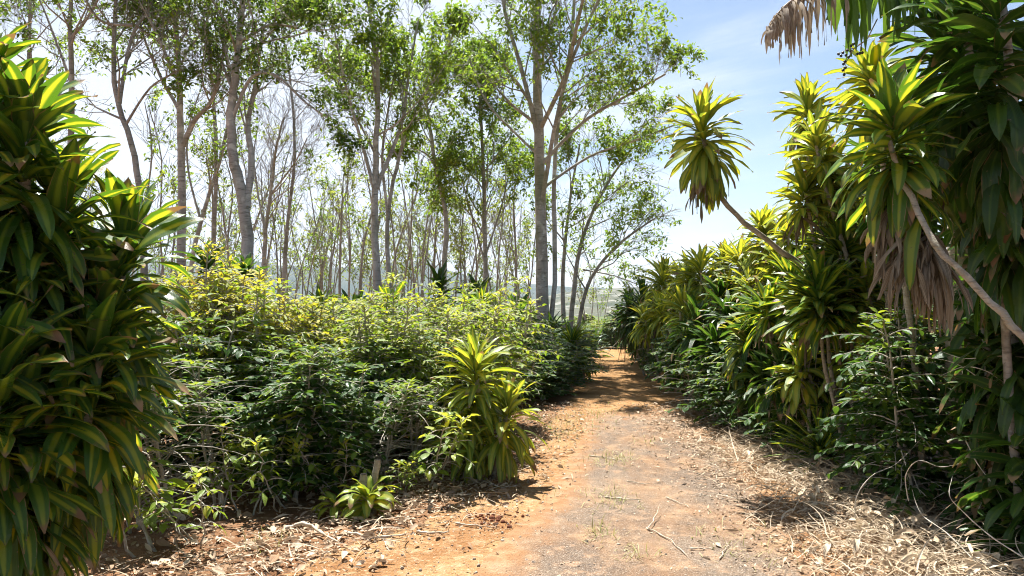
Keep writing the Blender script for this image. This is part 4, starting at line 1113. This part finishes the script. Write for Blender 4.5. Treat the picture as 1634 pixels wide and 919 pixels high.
r3 = random.Random(3)
M['stone'] = mat_plain('gravel_stone', (.17, .12, .085), (.40, .32, .24), .9, 40)
tb = []
for k in range(1700):
    p_ = anywhere(); s_ = .003 + .011 * r3.random() ** 4
    tb.append(([Vector((p_[0] + r3.gauss(0, s_ * .3), p_[1] + r3.gauss(0, s_ * .3), .006 + z * s_)) for z in (-.4, .3, .8, 1.)], [s_ * r3.uniform(.7, 1.3), s_ * r3.uniform(.8, 1.4), s_ * r3.uniform(.4, .8), s_ * .1]))
g = Geo(); g.tubes(tb, 6); o = g.build('gravel', M['stone']); o['kind'] = 'stuff'; tag(o, 'loose small stones on the dirt and asphalt of the path', 'gravel')
def stick(pts, rad, label, mat='stick', name='fallen_stick', cat='stick', group=None):
    t = Tree(int(pts[0][0] * 10)); b = Vector(pts[0])
    ml, _ = t.stem([Vector(p) - b for p in pts], rad, rad * .5, 5, .6)
    g = Geo(); nn = len(ml) - 1; rad *= .62 if name == 'fallen_stick' else 1
    for q_ in (ml[1:-1] if name == 'fallen_stick' else []): q_ += Vector((t.r.gauss(0, .005), t.r.gauss(0, .005), t.r.gauss(0, .003)))
    g.tubes([(ml, [max(.0008, rad * (1 - .75 * k / nn) * (.45 if k in (0, nn) else 1) + rad * .2 * math.sin(k * 1.7)) for k in range(nn + 1)])], 7)
    o = g.build(name, M[mat]); o.location = b
    tag(o, label, cat, group)
    return o
def G(px, py, up=.02):
    """ground point seen at a pixel"""
    dd = F * EYE / (py - HOR)
    v = P(px, py, dd); v.z = up
    return v
stick([G(1032, 846), G(1062, 862), G(1098, 893)], .010, 'longest fallen stick on the asphalt, lying diagonally')
stick([G(1036, 850, .03), G(1046, 834, .05), G(1052, 822, .08)], .008, 'short twig standing up from the longest fallen stick')
stick([G(1062, 797), G(1080, 805), G(1102, 814)], .008, 'pale stick lying in the middle of the asphalt')
stick([G(1115, 794), G(1135, 796), G(1160, 802)], .006, 'thin twig pointing towards the shadow patch on the path')
stick([G(965, 797), G(995, 800), G(1025, 801)], .012, 'bleached stick lying beside a grass tuft on the asphalt')
stick([G(940, 730), G(965, 733), G(985, 737)], .012, 'small grey stick on the asphalt beyond the grass tuft')
stick([G(1100, 880), G(1125, 880), G(1142, 878)], .010, 'short pale stick near the bottom of the path')
stick([G(1147, 897), G(1155, 884), G(1163, 872)], .008, 'upright leaning twig on the lower right asphalt')
stick([G(725, 838), G(760, 843), G(792, 846)], .013, 'pale stick across the red dirt below the small hole')
stick([G(548, 852), G(590, 862), G(630, 860), G(655, 856)], .020, 'curled pale bark strip below the lime green dracaena')
stick([G(665, 852), G(690, 856), G(718, 852)], .018, 'flat pale frond piece lying right of the lime green dracaena')
stick([G(770, 770), G(800, 780), G(835, 776)], .012, 'grey stick in the shadow of the striped dracaena')
stick([G(455, 850, .03), G(490, 848, .05), G(520, 862, .03), G(545, 872)], .026, 'thick dark branch stub lying under the hedge edge')
stick([G(0, 905, .05), G(30, 890, .08), G(60, 880, .06)], .05, 'grey log end in the shade at the left bottom corner', cat='log', name='log')
stick([G(1000, 770), G(1030, 776), G(1050, 775)], .007, 'thin straw coloured twig across the centre of the path')
# looping dry vines hanging out of the right hedge
vines = [
    ([(1634, 890, 4.1), (1580, 855, 4.3), (1535, 815, 4.4), (1515, 790, 4.4), (1520, 760, 4.5)], 'white dry vine sweeping up from the bottom right corner'),
    ([(1450, 800, 4.9), (1445, 760, 4.9), (1465, 735, 4.8), (1500, 745, 4.8), (1530, 740, 4.7)], 'arched dry vine over the straw at the hedge foot'),
    ([(1600, 690, 4.8), (1605, 650, 4.8), (1570, 610, 4.8), (1525, 580, 4.9), (1480, 570, 5.0)], 'looping vine curving out in front of the dark thicket'),
    ([(1634, 570, 4.6), (1590, 568, 4.7), (1540, 572, 4.8), (1500, 560, 5.0)], 'straight pale vine reaching right across the dark gap'),
    ([(1615, 622, 4.7), (1580, 595, 4.7), (1540, 585, 4.8), (1500, 600, 4.9)], 'short arched vine tip in the dark gap'),
    ([(1370, 860, 5.0), (1365, 800, 5.0), (1390, 760, 5.0), (1430, 740, 5.1), (1470, 700, 5.2)], 'long bowed vine rising from the straw into the hedge'),
    ([(1560, 900, 4.3), (1510, 850, 4.5), (1470, 820, 4.7), (1455, 780, 4.8)], 'dry vine lying over the straw near the bottom right'),
    ([(1540, 700, 4.9), (1560, 740, 4.8), (1590, 780, 4.7), (1600, 800, 4.6)], 'drooping thin vine hanging down the dark gap'),
]
for pts, lab in vines:
    stick([P(*p) for p in pts], .0042, lab, 'vine', 'dry_vine', 'vine', 'looping dry vines at the right hedge')
# red dug earth lumps by the path
tb = []
c0 = G(790, 830, .0)
for k in range(110):
    c = Vector((r3.gauss(0, .10), r3.gauss(0, .11), .008)); s_ = .003 + .017 * r3.random() ** 3
    tb.append(([c + Vector((0, 0, z * s_)) for z in (1, .6, 0, -.6)], [s_ * .15, s_ * .8 * r3.uniform(.8, 1.2), s_ * r3.uniform(.8, 1.3), s_ * .8]))
M['clod'] = mat_plain('red_clod', (.11, .035, .018), (.20, .075, .035), .95, 30)
g = Geo(); g.tubes(tb, 7); o = g.build('soil_crumbs', M['clod']); o.location = c0; o['kind'] = 'stuff'; tag(o, 'small scatter of dark red soil clods dug up beside the path', 'soil clods')

# ------------------------------------------------------------------ air
HAZE = True
if HAZE:
    g = Geo()
    x0, x1, y0, y1, z0, z1 = -7000, 7000, -7000, 7000, -80, 420
    v = [(x0, y0, z0), (x1, y0, z0), (x1, y1, z0), (x0, y1, z0), (x0, y0, z1), (x1, y0, z1), (x1, y1, z1), (x0, y1, z1)]
    g.add(v, [(0, 3, 2, 1), (4, 5, 6, 7), (0, 1, 5, 4), (1, 2, 6, 5), (2, 3, 7, 6), (3, 0, 4, 7)])
    m, nt, out = new_mat('haze_air')
    vol = nt.nodes.new('ShaderNodeVolumePrincipled')
    vol.inputs['Color'].default_value = (.72, .84, 1, 1)
    vol.inputs['Density'].default_value = .00010
    vol.inputs['Anisotropy'].default_value = .2
    nt.links.new(vol.outputs[0], out.inputs['Volume'])
    o = g.build('haze', m); o['kind'] = 'stuff'; tag(o, 'pale haze in the air over the far hills', 'haze')

# ------------------------------------------------------------------ light, sky, camera
dx, dy = .10, -.46
el = math.atan2(1, math.hypot(dx, dy)); rot = math.atan2(-dx, -dy)
sun = D.lights.new('sun', 'SUN'); sun.energy = 5.0; sun.angle = R(.5); sun.color = (1, .98, .94)
so = D.objects.new('sun', sun); COL.objects.link(so)
so.rotation_euler = Vector((dx, dy, -1)).to_track_quat('-Z', 'Y').to_euler()
w = D.worlds.new('World'); SC.world = w; w.use_nodes = True
nt = w.node_tree
for n in list(nt.nodes): nt.nodes.remove(n)
b = NB(nt)
sky = b.n('ShaderNodeTexSky', sky_type='NISHITA'); sky.sun_disc = False
sky.sun_elevation = el; sky.sun_rotation = rot; sky.air_density = 1.0; sky.dust_density = .6; sky.ozone_density = 1.0
tc = b.n('ShaderNodeTexCoord').outputs['Generated']
sp = b.n('ShaderNodeSeparateXYZ'); nt.links.new(tc, sp.inputs[0])
zz = b.math('ADD', b.math('MAXIMUM', sp.outputs[2], 0.0), .22)
cx = b.math('DIVIDE', sp.outputs[0], zz); cy = b.math('DIVIDE', sp.outputs[1], zz)
cv = b.n('ShaderNodeCombineXYZ'); nt.links.new(cx, cv.inputs[0]); nt.links.new(cy, cv.inputs[1])
rotv = b.n('ShaderNodeVectorRotate', rotation_type='Z_AXIS'); nt.links.new(cv.outputs[0], rotv.inputs[0]); rotv.inputs['Angle'].default_value = .6
cl = b.noise(b.scale(rotv.outputs[0], .55, 1.6, 1), 1.3, 6, .58)
cov = b.ramp(b.math('ADD', b.math('SUBTRACT', cl, b.math('MULTIPLY', sp.outputs[0], .40)), b.math('MULTIPLY', b.math('SUBTRACT', sp.outputs[1], .75), .25)), .38, .68)
col = b.mix(b.math('MULTIPLY', cov, .85), sky.outputs[0], (6.7, 7.1, 7.8))
bg = b.n('ShaderNodeBackground'); nt.links.new(col, bg.inputs[0]); bg.inputs[1].default_value = .052
wo = b.n('ShaderNodeOutputWorld'); nt.links.new(bg.outputs[0], wo.inputs[0])

cam = D.cameras.new('camera'); co = D.objects.new('camera', cam); COL.objects.link(co)
co.location = (0, 0, EYE); co.rotation_euler = (R(90), 0, 0)
cam.sensor_width = 36; cam.lens = 36 * F / 1634.0
cam.shift_y = (HOR - 459.5) / 1634.0
cam.clip_start = .05; cam.clip_end = 20000
SC.camera = co
SC.view_settings.view_transform = 'Standard'; SC.view_settings.look = 'None'
SC.view_settings.exposure = 1.52; SC.view_settings.gamma = 1
SC.view_settings.use_curve_mapping = False
SC.render.engine = 'CYCLES'
cy_ = SC.cycles
cy_.max_bounces = 6; cy_.diffuse_bounces = 2; cy_.glossy_bounces = 2; cy_.transmission_bounces = 4; cy_.volume_bounces = 0; cy_.transparent_max_bounces = 4
cy_.filter_width = 1.05; cy_.use_adaptive_sampling = True; cy_.adaptive_threshold = .02
cy_.use_denoising = True
cy_.sample_clamp_indirect = 4
